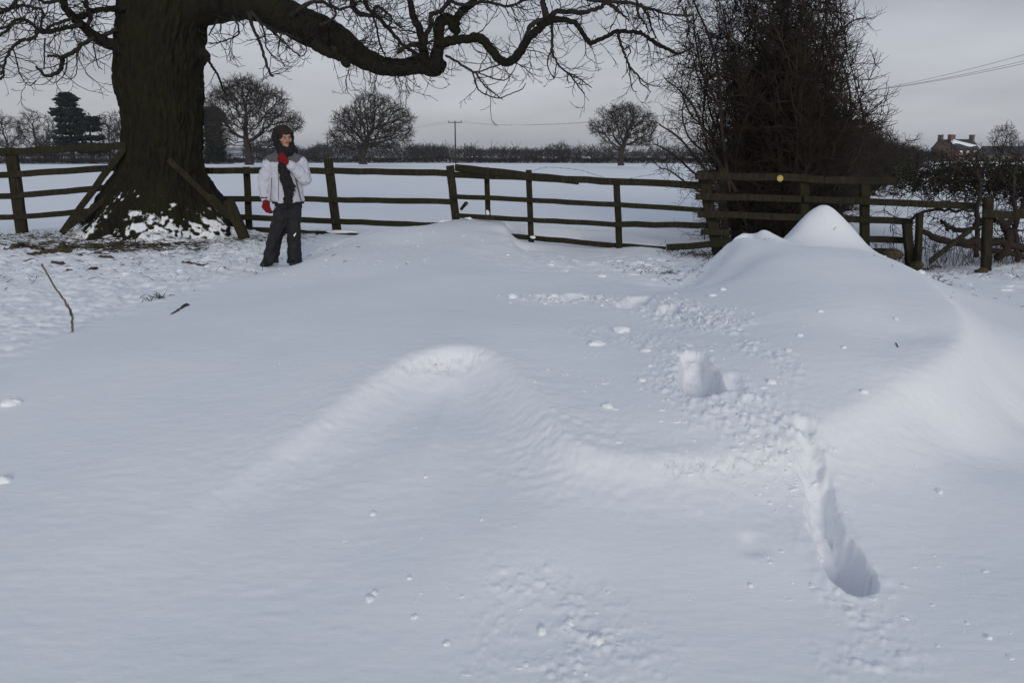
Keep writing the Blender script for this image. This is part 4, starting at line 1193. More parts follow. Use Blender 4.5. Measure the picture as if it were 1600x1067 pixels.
link_mesh('twigs', T.mesh('twigs'), M['haw'], haw)
# slender open branches reaching left
T, TS = Tubes(), Tubes()
g = random.Random(31)
for k, rows in enumerate([[(1140, 300, 2.6), (1128, 200, 2.2), (1122, 110, 1.9), (1105, 50, 1.5), (1085, 5, 1.2), (1082, -25, 1)], [(1150, 300, 3), (1110, 230, 2.2), (1085, 170, 1.8), (1060, 140, 1.2), (1040, 125, .8)],
                          [(1135, 310, 2.5), (1090, 250, 2), (1060, 215, 1.6), (1030, 195, 1)], [(1140, 310, 2.2), (1090, 275, 1.8), (1050, 240, 1.4), (1022, 225, .9)], [(1130, 180, 2), (1100, 120, 1.6), (1088, 70, 1.2), (1083, 20, .8)],
                          [(1120, 250, 2), (1080, 220, 1.5), (1066, 180, 1.1), (1074, 140, .8), (1085, 95, .7)], [(1280, 120, 2.2), (1305, 60, 1.6), (1330, 35, 1.2), (1352, 28, .7)], [(1180, 40, 2), (1170, 0, 1.6), (1160, -40, 1)],
                          [(1250, 60, 2), (1255, 10, 1.4), (1248, -30, 1)], [(1130, 320, 2), (1085, 295, 1.6), (1048, 268, 1.2), (1030, 262, .8)]]):
    P = spline([(*at(a, b_, 13.1), max(.8, c_) * 13.1 / F) for a, b_, c_ in rows], 5)
    TS.add([tuple(p[:3]) for p in P], list(P[:, 3]), 6)
    for i in range(2, len(P)):
        for q in range(3):
            v = rvec(g); twigs(T, g, tuple(P[i, :3]), norm((v[0], v[1], v[2] + .2)), g.uniform(.15, .55), .0045, 2, seg=.08, wig=.28, up=.08, r_tip=.002, spawn=.55, ang=1.1, child=.5)
o1 = TS.mesh('side_stems', (HB[0], 13.9, -.1)); o2 = T.mesh('side_twigs', (HB[0], 13.9, -.1))
link_mesh('side_stems', o1, M['haw'], haw); link_mesh('side_twigs', o2, M['haw'], haw)
# receding hedgerow
T, TS = Tubes(), Tubes(); haw_bush(15, 66, 3.6, 1.7, T, TS, 1.5, .020, .20, twr=.0075, seg=.14)
hr = None
labs = ['second', 'third', 'fourth', 'fifth', 'sixth', 'seventh', 'eighth', 'ninth', 'tenth', 'eleventh', 'twelfth', 'thirteenth']
dist = [16.2, 18.8, 22, 26, 31, 37, 44, 53, 64, 78, 95, 118]
p_s = Vector((HB[0], 13.9)); dirn = Vector((48 - HB[0], 106 - 13.9)).normalized()
for i, dd in enumerate(dist):
    t_ = (dd - 13.9) / dirn.y
    x = p_s.x + dirn.x * t_ + .15
    s = 1.02 if i == 0 else 1.0
    lab = 'leafless hedgerow bush, %s from the near hawthorn going away' % labs[i]
    hgt_s = (.90, .88, .86, .84, .82, .80, .80, .70, .74, .72, .76, .74)[i]
    wid = (.9, .9, .95, 1.0, 1.1, 1.25, 1.4, 1.6, 1.9, 2.3, 2.8, 3.4)[i]
    if hr is None:
        hr = empty('hedgerow_bush', (x, dd, -.15)); tag(hr, lab, 'bush', 'hedgerow running away behind the hawthorn')
        link_mesh('stems', TS.mesh('stems'), M['haw'], hr); link_mesh('twigs', T.mesh('twigs'), M['haw'], hr)
        hr.scale = (wid, wid, hgt_s)
    else:
        copy_tree(hr, (x, dd, -.2), lab, (wid, wid, hgt_s), i * 1.3)

# low laid hedge on the right
lh = empty('laid_hedge', (6.2, 11.0, -.1)); tag(lh, 'low tangled laid hedge with twisted stems behind the right post', 'hedge')
T, TS = Tubes(), Tubes(); g = random.Random(44)
OX, OY = 6.2, 11.0
def rel(p): return (p[0] - OX, p[1] - OY, p[2] + .1)
for rows in [[(1444, 362, 4), (1465, 374, 5), (1490, 378, 5.5), (1520, 378, 6), (1560, 379, 6), (1600, 388, 6), (1650, 395, 6)], [(1471, 345, 2.5), (1485, 357, 3.5), (1510, 360, 4), (1530, 350, 3.5), (1545, 340, 3)],
             [(1500, 381, 3), (1545, 390, 4), (1600, 400, 4.5), (1660, 408, 4)], [(1552, 342, 5), (1572, 352, 6), (1578, 368, 7), (1570, 390, 6), (1560, 402, 6)], [(1572, 350, 4), (1592, 335, 4), (1602, 300, 4), (1600, 262, 3)],
             [(1420, 350, 2), (1428, 340, 2.2), (1440, 333, 2.4), (1475, 328, 2.2), (1520, 330, 2)], [(1525, 400, 4), (1528, 340, 3.5), (1530, 290, 3), (1526, 262, 2)], [(1590, 410, 4), (1588, 350, 4), (1583, 300, 3), (1590, 260, 2)]]:
    P = spline([(*rel(at(a, b_, 10.6)), c_ * 10.6 / F) for a, b_, c_ in rows], 6)
    P[:, :3] += np.array([[g.gauss(0, .012) for _ in range(3)] for _ in P])
    TS.add([tuple(p[:3]) for p in P], list(P[:, 3]), 8)
for i in range(620):
    f = g.random() ** .8
    px = 1395 + 330 * f
    if px < 1440 and g.random() < .25: continue
    y0 = 10.6 + g.uniform(0, 1.6)
    base = rel(at(px, 330, y0)); zlow = g.uniform(0.0, 1.05)
    low_ok = g.random() < (.28 if px < 1500 else .5)
    if not low_ok: zlow = g.uniform(.72, 1.18)
    v = rvec(g)
    twigs(T, g, (base[0], base[1], zlow + .1), norm((v[0], v[1] * .6, v[2] * .6 + .25)), g.uniform(.2, .6), .007, 2, seg=.07, wig=.4, up=0.0, r_tip=.003, spawn=.6, ang=1.2, child=.6)
for i in range(420):    # leafy dark top
    px = 1400 + 330 * g.random(); y0 = 10.9 + g.uniform(0, 1.6)
    b_ = rel(at(px, 300, y0)); v = rvec(g)
    zt = g.uniform(.78, 1.10) + .10 * vnoise(np.array([px / 25.]), np.array([0.]), 3)[0]
    twigs(T, g, (b_[0], b_[1], zt), norm((v[0], v[1], v[2] * .5 + .2)), g.uniform(.15, .4), .006, 2, seg=.06, wig=.4, up=0.0, r_tip=.004, spawn=.8, ang=1.2, child=.7)
for i in range(120):    # thin uprights in the gap
    px = g.uniform(1360, 1620); y0 = g.uniform(10.4, 10.9); b_ = rel(at(px, 395, y0))
    twigs(T, g, (b_[0], b_[1], .0), norm((g.gauss(0, .3), 0, 1)), g.uniform(.2, .5), .0035, 1, seg=.08, wig=.18, up=0, r_tip=.002, spawn=.3, ang=.8)
link_mesh('stems', TS.mesh('stems'), M['haw'], lh); link_mesh('twigs', T.mesh('twigs'), M['haw'], lh)
# ivy leaves in the hedge top
VV, FF = [], []
for i in range(5200):
    px = 1395 + 340 * g.random(); y0 = 10.8 + g.uniform(0, 1.8)
    b_ = rel(at(px, 300, y0)); cl = vnoise(np.array([px / 14.]), np.array([y0 * 2.]), 6)[0]
    if cl < .35: continue
    zt = g.gauss(.98 + .12 * cl, .10) + .06
    q = Vector((b_[0], b_[1], zt)); v = Vector(rvec(g)) * .022; w2 = Vector(rvec(g)) * .022
    b0 = len(VV); VV += [tuple(q - v), tuple(q + w2), tuple(q + v), tuple(q - w2)]; FF.append((b0, b0 + 1, b0 + 2, b0 + 3))
link_mesh('leaves', np_mesh('leaves', np.array(VV), np.array(FF), False), M['leaf'], lh)

# ------------------------------------------------------------------ wire poles and wires
def pole(px, top, bot, Y, label, arm_px=10, sink=1.0):
    xt, yt, zt = at(px, top, Y)
    root = empty('wire_pole', (xt, Y, -.5)); tag(root, label, 'pole', 'wooden wire poles')
    T = Tubes(); T.add([(0, 0, -.5), (0, 0, (zt + .5) * .5), (0, 0, zt + .5)], [.17, .14, .11], 8)
    link_mesh('shaft', T.mesh('shaft'), M['fartree'], root)
    k = Y / F * arm_px
    A = Tubes(); A.add([(-k, 0, zt + .28), (k, 0, zt + .28)], [.07, .07], 4)
    link_mesh('crossarm', A.mesh('crossarm'), M['fartree'], root)
    pts = []
    for q in (-k * .95, 0, k * .95):
        I = Tubes(); I.add([(q, 0, zt + .34), (q, 0, zt + .5), (q, 0, zt + .62)], [.06, .09, .04], 8)
        link_mesh('insulator', I.mesh('insulator'), M['metal'], root)
        pts.append((xt + q, Y, zt + .12))
    return pts
pA = pole(711, 190, 258, 172, 'tall wooden wire pole with crossarm standing in the field behind the middle fence')
pB = pole(511, 209, 250, 290, 'small distant wire pole left of the round oak', 7)
pC = pole(1322, 150, 250, 46, 'wire pole mostly hidden in the hedgerow, only its insulators showing', 7)
def wires(a, b, label, sag, r_):
    T = Tubes()
    for p, q in zip(a, b):
        pts = []
        for i in range(25):
            f = i / 24; pts.append((p[0] + (q[0] - p[0]) * f, p[1] + (q[1] - p[1]) * f, p[2] + (q[2] - p[2]) * f - sag * 4 * f * (1 - f)))
        T.add(pts, [r_] * 25, 4)
    tag(link_mesh('overhead_wires', T.mesh('overhead_wires'), M['metal']), label, 'wires')
wires(pA, pC, 'faint overhead wires crossing the sky from the field pole to the hedgerow', 1.2, .007)
wires(pB, pA, 'faint overhead wires between the two distant poles', 1.0, .010)
pD = [at(1800, 52, 26), at(1800, 44, 26.5), at(1800, 26, 27)]
wires([pC[0], pC[1], pC[2]], pD, 'overhead wires fanning out to the right frame edge', .25, .007)

# ------------------------------------------------------------------ farmhouse
def brick_mat():
    m, t, b = new_mat('red brick')
    tc = N(t, 'ShaderNodeTexCoord'); br = N(t, 'ShaderNodeTexBrick')
    br.inputs['Scale'].default_value = 4; br.inputs['Color1'].default_value = (.085, .022, .014, 1); br.inputs['Color2'].default_value = (.06, .018, .012, 1); br.inputs['Mortar'].default_value = (.14, .1, .08, 1)
    t.links.new(tc.outputs['Object'], br.inputs[0]); t.links.new(br.outputs[0], b.inputs['Base Color']); b.inputs['Roughness'].default_value = .9
    return m
M['brick'] = brick_mat()
M['slate'] = simple('roof slate', (.02, .022, .03), (.04, .042, .05), 3, .6, .2)
M['pane'] = simple('window pane', (.03, .035, .04), (.05, .055, .06), 3, .15, 0, spec=.6)
M['white'] = simple('white paint', (.7, .7, .7), (.8, .8, .8), 3, .6, 0)
def boxvf(x0, x1, y0, y1, z0, z1):
    return ([(x0, y0, z0), (x1, y0, z0), (x1, y1, z0), (x0, y1, z0), (x0, y0, z1), (x1, y0, z1), (x1, y1, z1), (x0, y1, z1)],
            [(3, 2, 1, 0), (4, 5, 6, 7), (0, 1, 5, 4), (1, 2, 6, 5), (2, 3, 7, 6), (3, 0, 4, 7)])
def house():
    Yh = 250.0; k = Yh / F
    o = at(1453, 250, Yh); zb = -1.1
    root = empty('farmhouse', (o[0] + 7, Yh, zb), R(22)); root.scale = (.85, .85, .85); tag(root, 'red brick farmhouse with snow patched slate roof and four chimneys', 'house')
    # local: x along the front (right in photo), gable faces left; depth y
    Lx, Dy, He = 11.0, 9.6, 5.0
    Hr = 8.1
    def pm(name, vf, mat, par=root):
        return link_mesh(name, mesh_from(vf[0], vf[1], name), mat, par)
    # two parallel ranges: M shaped gable
    vs, fs = [], []
    y0, ym, y1 = -Dy / 2, 0, Dy / 2
    for x in (-Lx / 2, Lx / 2):
        vs += [(x, y0, 0), (x, y0, He), (x, (y0 + ym) / 2 + .4, Hr), (x, ym, He + 2.2), (x, (y1 + ym) / 2 - .4, Hr), (x, y1, He), (x, y1, 0)]
    fs = [tuple(range(6, -1, -1)), tuple(range(7, 14)), (0, 1, 8, 7), (5, 6, 13, 12)]
    pm('wall', (vs, fs), M['brick'])
    rv, rf = [], []
    def slab(a, b_, lift=.06):
        n = len(rv)
        for x in (-Lx / 2 - .25, Lx / 2 + .25):
            rv.extend([(x, a[0], a[1] + lift), (x, b_[0], b_[1] + lift), (x, b_[0], b_[1] + lift + .15), (x, a[0], a[1] + lift + .15)])
        rf.extend([(n, n + 1, n + 2, n + 3), (n + 4, n + 7, n + 6, n + 5), (n, n + 4, n + 5, n + 1), (n + 3, n + 2, n + 6, n + 7), (n, n + 3, n + 7, n + 4), (n + 1, n + 5, n + 6, n + 2)])
    r1, r2_ = (y0 + ym) / 2 + .4, (y1 + ym) / 2 - .4
    slab((y0 - .3, He - .3), (r1, Hr)); slab((r1, Hr), (ym, He + 2.2)); slab((ym, He + 2.2), (r2_, Hr)); slab((r2_, Hr), (y1 + .3, He - .3))
    ro = pm('roof', (rv, rf), M['slate'])
    # snow lying on the front slope, thinning to the right
    sn = []; n_ = 12
    def slope(y): return He - .3 + (y - (y0 - .3)) / (r1 - (y0 - .3)) * (Hr - He + .3) + .24
    top, bot = [], []
    for i in range(n_ + 1):
        f = i / n_; x = -Lx / 2 + .1 + f * (Lx - .6)
        yt = r1 - .1 - (r1 - y0) * .72 * max(0, f - .15) ** .8; yb = y0 + 1.2 + .35 * math.sin(f * 7) - .6 * f
        top.append((x, yt, slope(yt))); bot.append((x, min(yb, yt - .25), slope(min(yb, yt - .25))))
    vs = top + bot; fs = [(i, n_ + 1 + i, n_ + 2 + i, i + 1) for i in range(n_)]
    so = pm('roof_snow', (vs, fs), M['clod'], ro)
    md = so.modifiers.new('thick', 'SOLIDIFY'); md.thickness = .12; md.offset = 1
    for (x, y) in [(-Lx / 2 + .5, r2_), (-Lx / 2 + .5, r1), (.6, r2_ + .0), (Lx / 2 - .5, r1)]:
        ch = pm('chimney', boxvf(x - .5, x + .5, y - .75, y + .75, Hr - 1.0, Hr + 1.5), M['brick'])
        pm('chimney_pot', boxvf(x - .58, x + .58, y - .83, y + .83, Hr + 1.502, Hr + 1.7), M['brick'], ch)
    for x in (-2.6, .6, 3.8):
        for z in (3.2, .9):
            wf = pm('window', boxvf(x - .6, x + .6, y0 - .06, y0 + .05, z, z + 1.3), M['white'])
            pm('pane', boxvf(x - .48, x + .48, y0 - .09, y0 - .062, z + .12, z + .62), M['pane'], wf)
    pm('door', boxvf(-1.5, -.6, y0 - .08, y0 + .05, 0, 2.0), M['white'])
house()
# a low barn roof right of the house
bn = empty('barn', at(1570, 246, 230)[:2] + (-.5,)); tag(bn, 'low dark barn roof between the farmhouse and the right frame edge', 'barn')
bv = ([(-6, -3, 0), (6, -3, 0), (6, 3, 0), (-6, 3, 0), (-6, -3, 2.2), (6, -3, 2.2), (6, 3, 2.2), (-6, 3, 2.2), (-6, 0, 4.2), (6, 0, 4.2)], [(0, 1, 5, 4), (2, 3, 7, 6), (1, 2, 6, 9, 5), (3, 0, 4, 8, 7)])
link_mesh('wall', mesh_from(*bv, 'wall'), M['brick'], bn)
link_mesh('roof', mesh_from([(-6.3, -3.4, 2.0), (6.3, -3.4, 2.0), (6.3, 0, 4.3), (-6.3, 0, 4.3), (6.3, 3.4, 2.0), (-6.3, 3.4, 2.0), (-6.3, 0, 4.15), (6.3, 0, 4.15), (-6.3, -3.3, 1.9), (6.3, -3.3, 1.9), (6.3, 3.3, 1.9), (-6.3, 3.3, 1.9)],
     [(0, 1, 2, 3), (3, 2, 4, 5), (9, 8, 6, 7), (7, 6, 11, 10), (1, 0, 8, 9), (5, 4, 10, 11)], 'roof'), M['slate'], bn)
# ------------------------------------------------------------------ the standing person
PX0, PY0 = at(439, 413, 9.95)[0], 9.95
PZ0 = hz(PX0, PY0)
ps = empty('person', (PX0, PY0, PZ0 - .008))
tag(ps, 'person in a lilac jacket, black scarf and red gloves standing by the big trunk', 'person')
def cap_vf(p0, p1, r0, r1, n=20, sy=1.0):
    """tapered capsule between two points"""
    p0 = Vector(p0); p1 = Vector(p1); d = (p1 - p0); ln = d.length
    d = d.normalized() if ln > 1e-6 else Vector((0, 0, 1))
    a = d.orthogonal().normalized(); b = d.cross(a)
    rows_ = []
    for k in range(1, 5): t = -PI / 2 + k * PI / 10; rows_.append((p0 + d * r0 * math.sin(t), r0 * math.cos(t)))
    for k in range(0, 5): f = k / 4; rows_.append((p0.lerp(p1, f), r0 + (r1 - r0) * f))
    for k in range(1, 5): t = k * PI / 10; rows_.append((p1 + d * r1 * math.sin(t), r1 * math.cos(t)))
    vs = [tuple(p0 - d * r0)]
    for q, r_ in rows_:
        for i in range(n):
            t = i / n * 2 * PI; vs.append(tuple(q + a * (r_ * math.cos(t)) + b * (r_ * math.sin(t))))
    vs.append(tuple(p1 + d * r1)); fs = []
    for i in range(n): fs.append((0, 1 + (i + 1) % n, 1 + i))
    for k in range(len(rows_) - 1):
        for i in range(n):
            q = 1 + k * n; fs.append((q + i, q + (i + 1) % n, q + n + (i + 1) % n, q + n + i))
    e_ = len(vs) - 1; q = 1 + (len(rows_) - 1) * n
    for i in range(n): fs.append((q + i, q + (i + 1) % n, e_))
    return vs, fs
def loft_vf(rows_, n=28):
    """closed stack of elliptical rings (cx, cy, z, rx, ry)"""
    vs, fs = [], []
    for (cx, cy, z, rx, ry) in rows_:
        for i in range(n):
            t = i / n * 2 * PI; vs.append((cx + rx * math.cos(t), cy + ry * math.sin(t), z))
    for k in range(len(rows_) - 1):
        for i in range(n):
            q = k * n; fs.append((q + i, q + (i + 1) % n, q + n + (i + 1) % n, q + n + i))
    fs.append(tuple(range(n - 1, -1, -1))); fs.append(tuple(range((len(rows_) - 1) * n, len(rows_) * n)))
    return vs, fs
def fuse(name, parts, mat, parent, vox=.012, smooth=6, tex=0.0, tsize=.06):
    vs, fs = [], []
    for v, f in parts:
        o_ = len(vs); vs += v; fs += [tuple(i + o_ for i in q) for q in f]
    o = link_mesh(name, mesh_from(vs, fs, name, True), mat, parent)
    m = o.modifiers.new('skin', 'REMESH'); m.mode = 'VOXEL'; m.voxel_size = vox; m.use_smooth_shade = True
    if smooth:
        m = o.modifiers.new('soften', 'SMOOTH'); m.factor = .5; m.iterations = smooth
    if tex:
        t_ = bpy.data.textures.new(name + ' folds', 'CLOUDS'); t_.noise_scale = tsize; t_.noise_depth = 2
        m = o.modifiers.new('folds', 'DISPLACE'); m.texture = t_; m.strength = tex; m.mid_level = .5; m.texture_coords = 'LOCAL'
    return o
m_skin = simple('skin', (.34, .18, .135), (.40, .22, .165), 12, .55, .05, .002)
m_jack = simple('lilac jacket', (.45, .46, .53), (.53, .54, .61), 18, .7, .25, .006)
m_grey = simple('grey jacket yoke', (.07, .07, .08), (.12, .12, .13), 60, .8, .2)
m_trou = simple('charcoal trousers', (.010, .010, .012), (.018, .018, .021), 20, .8, .3, .008)
m_blk = simple('black scarf', (.006, .007, .010), (.022, .018, .022), 40, .95, .5, .01)
m_red = simple('red knit glove', (.12, .003, .005), (.20, .006, .008), 90, .9, .5, .004)
m_hair = simple('brown hair', (.010, .006, .004), (.030, .015, .007), 40, .7, .5, .006, sc3=(3, 3, .5))
m_boot = simple('black boot', (.01, .01, .01), (.022, .022, .022), 20, .5, .1)
HC_ = Vector((.128, .0, 1.505)); FA = R(38)          # head centre, turned to its left
fwd = Vector((math.sin(FA), -math.cos(FA), -.05)).normalized(); sd_ = Vector((math.cos(FA), math.sin(FA), 0))
def hp(f, s, u): return tuple(HC_ + fwd * f + sd_ * s + Vector((0, 0, u)))
shR, elR, wrR = (-.065, .02, 1.215), (-.145, .02, 1.01), (-.125, -.03, .79)
shL, elL, wrL = (.305, .0, 1.215), (.355, -.06, 1.045), (.215, -.19, 1.22)
hipR, knR, anR = (.055, .02, .80), (-.035, -.02, .44), (-.150, .03, .07)
hipL, knL, anL = (.195, .02, .80), (.175, -.02, .44), (.155, .02, .07)
body = [cap_vf(hp(-.01, 0, .035), hp(-.01, 0, -.0), .083, .078), cap_vf(hp(.02, 0, -.02), hp(.035, 0, -.075), .058, .036), cap_vf(hp(-.03, 0, .03), hp(-.03, 0, .02), .088, .08),
        cap_vf(hp(.083, 0, .02), hp(.102, 0, -.018), .009, .013), cap_vf(hp(.07, -.035, .035), hp(.075, .035, .035), .012, .012),     # nose, brow
        cap_vf(hp(.074, -.016, -.048), hp(.074, .016, -.048), .010, .010), cap_vf(hp(.055, 0, -.085), hp(.055, 0, -.088), .022, .022),
        cap_vf(hp(.045, -.045, -.015), hp(.045, -.043, -.02), .026, .026), cap_vf(hp(.045, .045, -.015), hp(.045, .043, -.02), .026, .026),
        cap_vf(hp(-.01, -.082, .0), hp(-.012, -.084, -.03), .012, .010), cap_vf(hp(-.01, .082, .0), hp(-.012, .084, -.03), .012, .010),
        cap_vf((.125, .02, 1.44), (.12, .02, 1.30), .052, .06), loft_vf([(.12, .02, .78, .13, .10), (.12, .02, .95, .12, .09), (.12, .02, 1.15, .15, .10), (.12, .02, 1.27, .15, .09), (.12, .02, 1.32, .08, .06)]),
        cap_vf(shR, elR, .05, .04), cap_vf(elR, wrR, .04, .028), cap_vf(shL, elL, .05, .04), cap_vf(elL, wrL, .04, .028),
        cap_vf(wrR, (-.118, -.035, .76), .024, .02), cap_vf(wrL, (.175, -.20, 1.265), .024, .02),
        cap_vf(hipR, knR, .075, .055), cap_vf(knR, anR, .05, .036), cap_vf(hipL, knL, .075, .055), cap_vf(knL, anL, .05, .036),
        cap_vf(anR, (-.175, -.11, .04), .038, .035), cap_vf(anL, (.165, -.11, .04), .038, .035)]
bd = fuse('body', body, m_skin, ps, .0075, 3)
for s in (-1, 1):
    ey = cap_vf(hp(.0815, s * .030, .008), hp(.0815, s * .030, .0075), .009, .009, 12)
    eo = link_mesh('eye', mesh_from(*ey, 'eye', True), simple('eye', (.10, .075, .065), (.13, .10, .09), 5, .3, 0), bd)
    pu = cap_vf(hp(.0895, s * .030 + .002, .007), hp(.0895, s * .030 + .002, .0068), .0038, .0038, 10)
lip = cap_vf(hp(.0845, -.018, -.046), hp(.0845, .018, -.046), .0045, .0045, 10)
link_mesh('mouth', mesh_from(*lip, 'mouth', True), simple('lips', (.16, .05, .045), (.2, .06, .055), 5, .5, 0), bd)
fuse('hair', [cap_vf(hp(-.02, 0, .055), hp(-.025, 0, .04), .098, .098), cap_vf(hp(.050, -.05, .062), hp(.058, .04, .066), .032, .032), cap_vf(hp(.055, -.058, .045), hp(.050, -.070, .0), .018, .014), cap_vf(hp(.07, -.02, .052), hp(.07, .03, .050), .020, .016)], m_hair, ps, .008, 3, .010, .015)
# black scarf wrapped over the head and round the neck
hood = []
for k in range(15):
    t = (k / 14) * PI * 1.44 - PI * .22
    a0 = (-.045 - .0 * abs(math.sin(t)), .100 * math.cos(t), .020 + .098 * math.sin(t))
    hood.append(cap_vf(hp(*a0), hp(a0[0] + .05, a0[1] * .99, a0[2] * .96), .034, .022))
hood += [cap_vf(hp(-.07, 0, .03), hp(-.07, 0, -.05), .095, .095), cap_vf(hp(-.02, -.088, -.02), hp(.0, -.07, -.11), .034, .04), cap_vf(hp(-.01, .086, -.02), hp(.02, .07, -.11), .030, .04),
         cap_vf(hp(.03, -.06, -.125), hp(.05, .05, -.125), .036, .036), cap_vf((.07, .05, 1.36), (.19, .05, 1.36), .075, .075), cap_vf((.10, -.07, 1.35), (.20, -.07, 1.35), .05, .05)]
fuse('scarf_wrap', hood, m_blk, ps, .009, 3, .035, .03)
gs = random.Random(3)
tail = [cap_vf((.135, -.13, 1.32), (.140, -.165, 1.18), .050, .052), cap_vf((.140, -.165, 1.18), (.165, -.17, 1.02), .058, .062), cap_vf((.165, -.17, 1.02), (.180, -.165, .90), .058, .050), cap_vf((.180, -.165, .90), (.175, -.165, .79), .050, .046),
        cap_vf((.18, -.175, 1.05), (.235, -.165, .96), .045, .030)]
for k in range(26):
    x = .135 + .09 * gs.random(); z = .81
    tail.append(cap_vf((x, -.16 - .03 * gs.random(), z), (x + gs.gauss(0, .012), -.17, z - gs.uniform(.05, .10)), .008, .005, 8))
for k in range(18):
    x = .19 + .05 * gs.random(); z = 1.02 - .08 * gs.random()
    tail.append(cap_vf((x, -.17, z), (x + .03 + gs.gauss(0, .01), -.175, z - gs.uniform(.05, .10)), .008, .005, 8))
fuse('scarf_tail', tail, m_blk, ps, .008, 2, .045, .03)
jk = fuse('jacket', [loft_vf([(.125, .02, .765, .180, .145), (.125, .02, .80, .195, .155), (.12, .02, .92, .186, .148), (.12, .02, 1.02, .180, .14), (.12, .02, 1.14, .190, .15), (.12, .02, 1.22, .195, .14), (.12, .02, 1.29, .14, .11), (.12, .02, 1.35, .085, .085)]),
     cap_vf(shR, elR, .082, .076), cap_vf(elR, (-.128, -.015, .815), .076, .060), cap_vf(shL, elL, .082, .080), cap_vf(elL, (.235, -.17, 1.195), .080, .058)], m_jack, ps, .009, 3, .034, .05)
yk = fuse('yoke', [loft_vf([(.12, .018, 1.235, .20, .150), (.12, .018, 1.28, .175, .135), (.12, .02, 1.335, .125, .112), (.12, .02, 1.385, .105, .105)]), cap_vf((-.065, .018, 1.238), (.06, .018, 1.285), .072, .075), cap_vf((.305, .0, 1.238), (.18, .0, 1.285), .072, .075)], m_grey, jk, .010, 4, .010, .05)
z_ = cap_vf((.075, -.128, 1.20), (.055, -.138, .79), .003, .003, 8); link_mesh('zip', mesh_from(*z_, 'zip', True), m_grey, jk)
z_ = cap_vf((-.02, -.100, 1.05), (-.045, -.112, .80), .004, .004, 8); link_mesh('seam', mesh_from(*z_, 'seam', True), m_grey, jk)
z_ = cap_vf((.26, -.118, 1.06), (.305, -.095, .80), .008, .008, 8); link_mesh('seam', mesh_from(*z_, 'seam', True), m_grey, jk)
z_ = cap_vf((-.165, -.075, .825), (-.095, -.075, .825), .007, .007, 8); link_mesh('cuff_band', mesh_from(*z_, 'cuff_band', True), m_trou, jk)
link_mesh('hem', mesh_from(*loft_vf([(.125, .02, .752, .186, .137), (.125, .02, .778, .192, .142)]), 'hem', True), m_trou, jk)
fuse('trousers', [loft_vf([(.125, .02, .70, .155, .115), (.125, .02, .80, .165, .12), (.125, .02, .90, .15, .11)]), cap_vf((.065, .02, .74), (-.020, -.01, .42), .098, .088), cap_vf((.185, .02, .74), (.180, -.01, .42), .098, .082),
     loft_vf([(-.140, .02, .045, .096, .112), (-.10, .01, .20, .088, .100), (-.02, -.01, .44, .082, .092)]), loft_vf([(.160, .02, .045, .086, .105), (.168, .01, .20, .080, .098), (.18, -.01, .44, .079, .092)])], m_trou, ps, .010, 4, .038, .07)
def glove(palm, dirn_, side, out, curl, name='glove'):
    d = Vector(dirn_).normalized(); s_ = Vector(side).normalized(); n_ = Vector(out).normalized(); P = Vector(palm)
    parts = [cap_vf(P - d * .05, P - d * .03, .034, .036)]
    for k in (-.024, -.008, .008, .024): parts.append(cap_vf(P - d * .03 + s_ * k, P + d * .032 + s_ * k, .019, .0145, 12))
    for k, L_ in ((-.030, .052), (-.010, .064), (.010, .066), (.030, .058)):
        a_ = P + d * .034 + s_ * k
        b1 = a_ + (d * math.cos(curl) + n_ * math.sin(curl)) * L_ * .5
        b2 = b1 + (d * math.cos(curl * 2) + n_ * math.sin(curl * 2)) * L_ * .35
        b3 = b2 + (d * math.cos(curl * 3) + n_ * math.sin(curl * 3)) * L_ * .3
        parts += [cap_vf(a_, b1, .0125, .0115, 10), cap_vf(b1, b2, .0115, .0105, 10), cap_vf(b2, b3, .0105, .0095, 10)]
    t0 = P - d * .015 - s_ * .030; t1 = t0 - s_ * .026 + d * .026 + n_ * .012; t2 = t1 + d * .026 + n_ * .014
    parts += [cap_vf(t0, t1, .016, .0135, 10), cap_vf(t1, t2, .0135, .011, 10)]
    return fuse(name, parts, m_red, ps, .0045, 2)
glove((-.115, -.045, .735), (.12, -.05, -1), (1, .2, .1), (.3, .5, 0), .35)
glove((.160, -.215, 1.275), (-.55, -.05, .75), (.75, .0, .6), (-.1, .9, -.1), .75)
for (a_, nm) in ((anR, -.03), (anL, .02)):
    bt = fuse('boot', [cap_vf((a_[0], a_[1] + .03, .045), (a_[0] + nm, a_[1] - .15, .038), .045, .040), cap_vf((a_[0], a_[1] + .02, .10), (a_[0], a_[1], .05), .052, .05), cap_vf((a_[0] + nm * .6, a_[1] - .08, .05), (a_[0] + nm * .8, a_[1] - .12, .045), .047, .045)], m_boot, ps, .009, 3)
    link_mesh('sole', mesh_from(*[[(x + a_[0] + nm * .5, y + a_[1] - .055, z) for x, y, z in loft_vf([(0, 0, -.008, .05, .15), (0, 0, .014, .052, .152)])[0]], loft_vf([(0, 0, -.008, .05, .15), (0, 0, .014, .052, .152)])[1]], 'sole'), m_boot, bt)
lt = cap_vf((.205, -.098, .385), (.222, -.094, .41), .010, .006, 8)
link_mesh('knee_mark', mesh_from(*lt, 'knee_mark', True), M['clod'], ps)

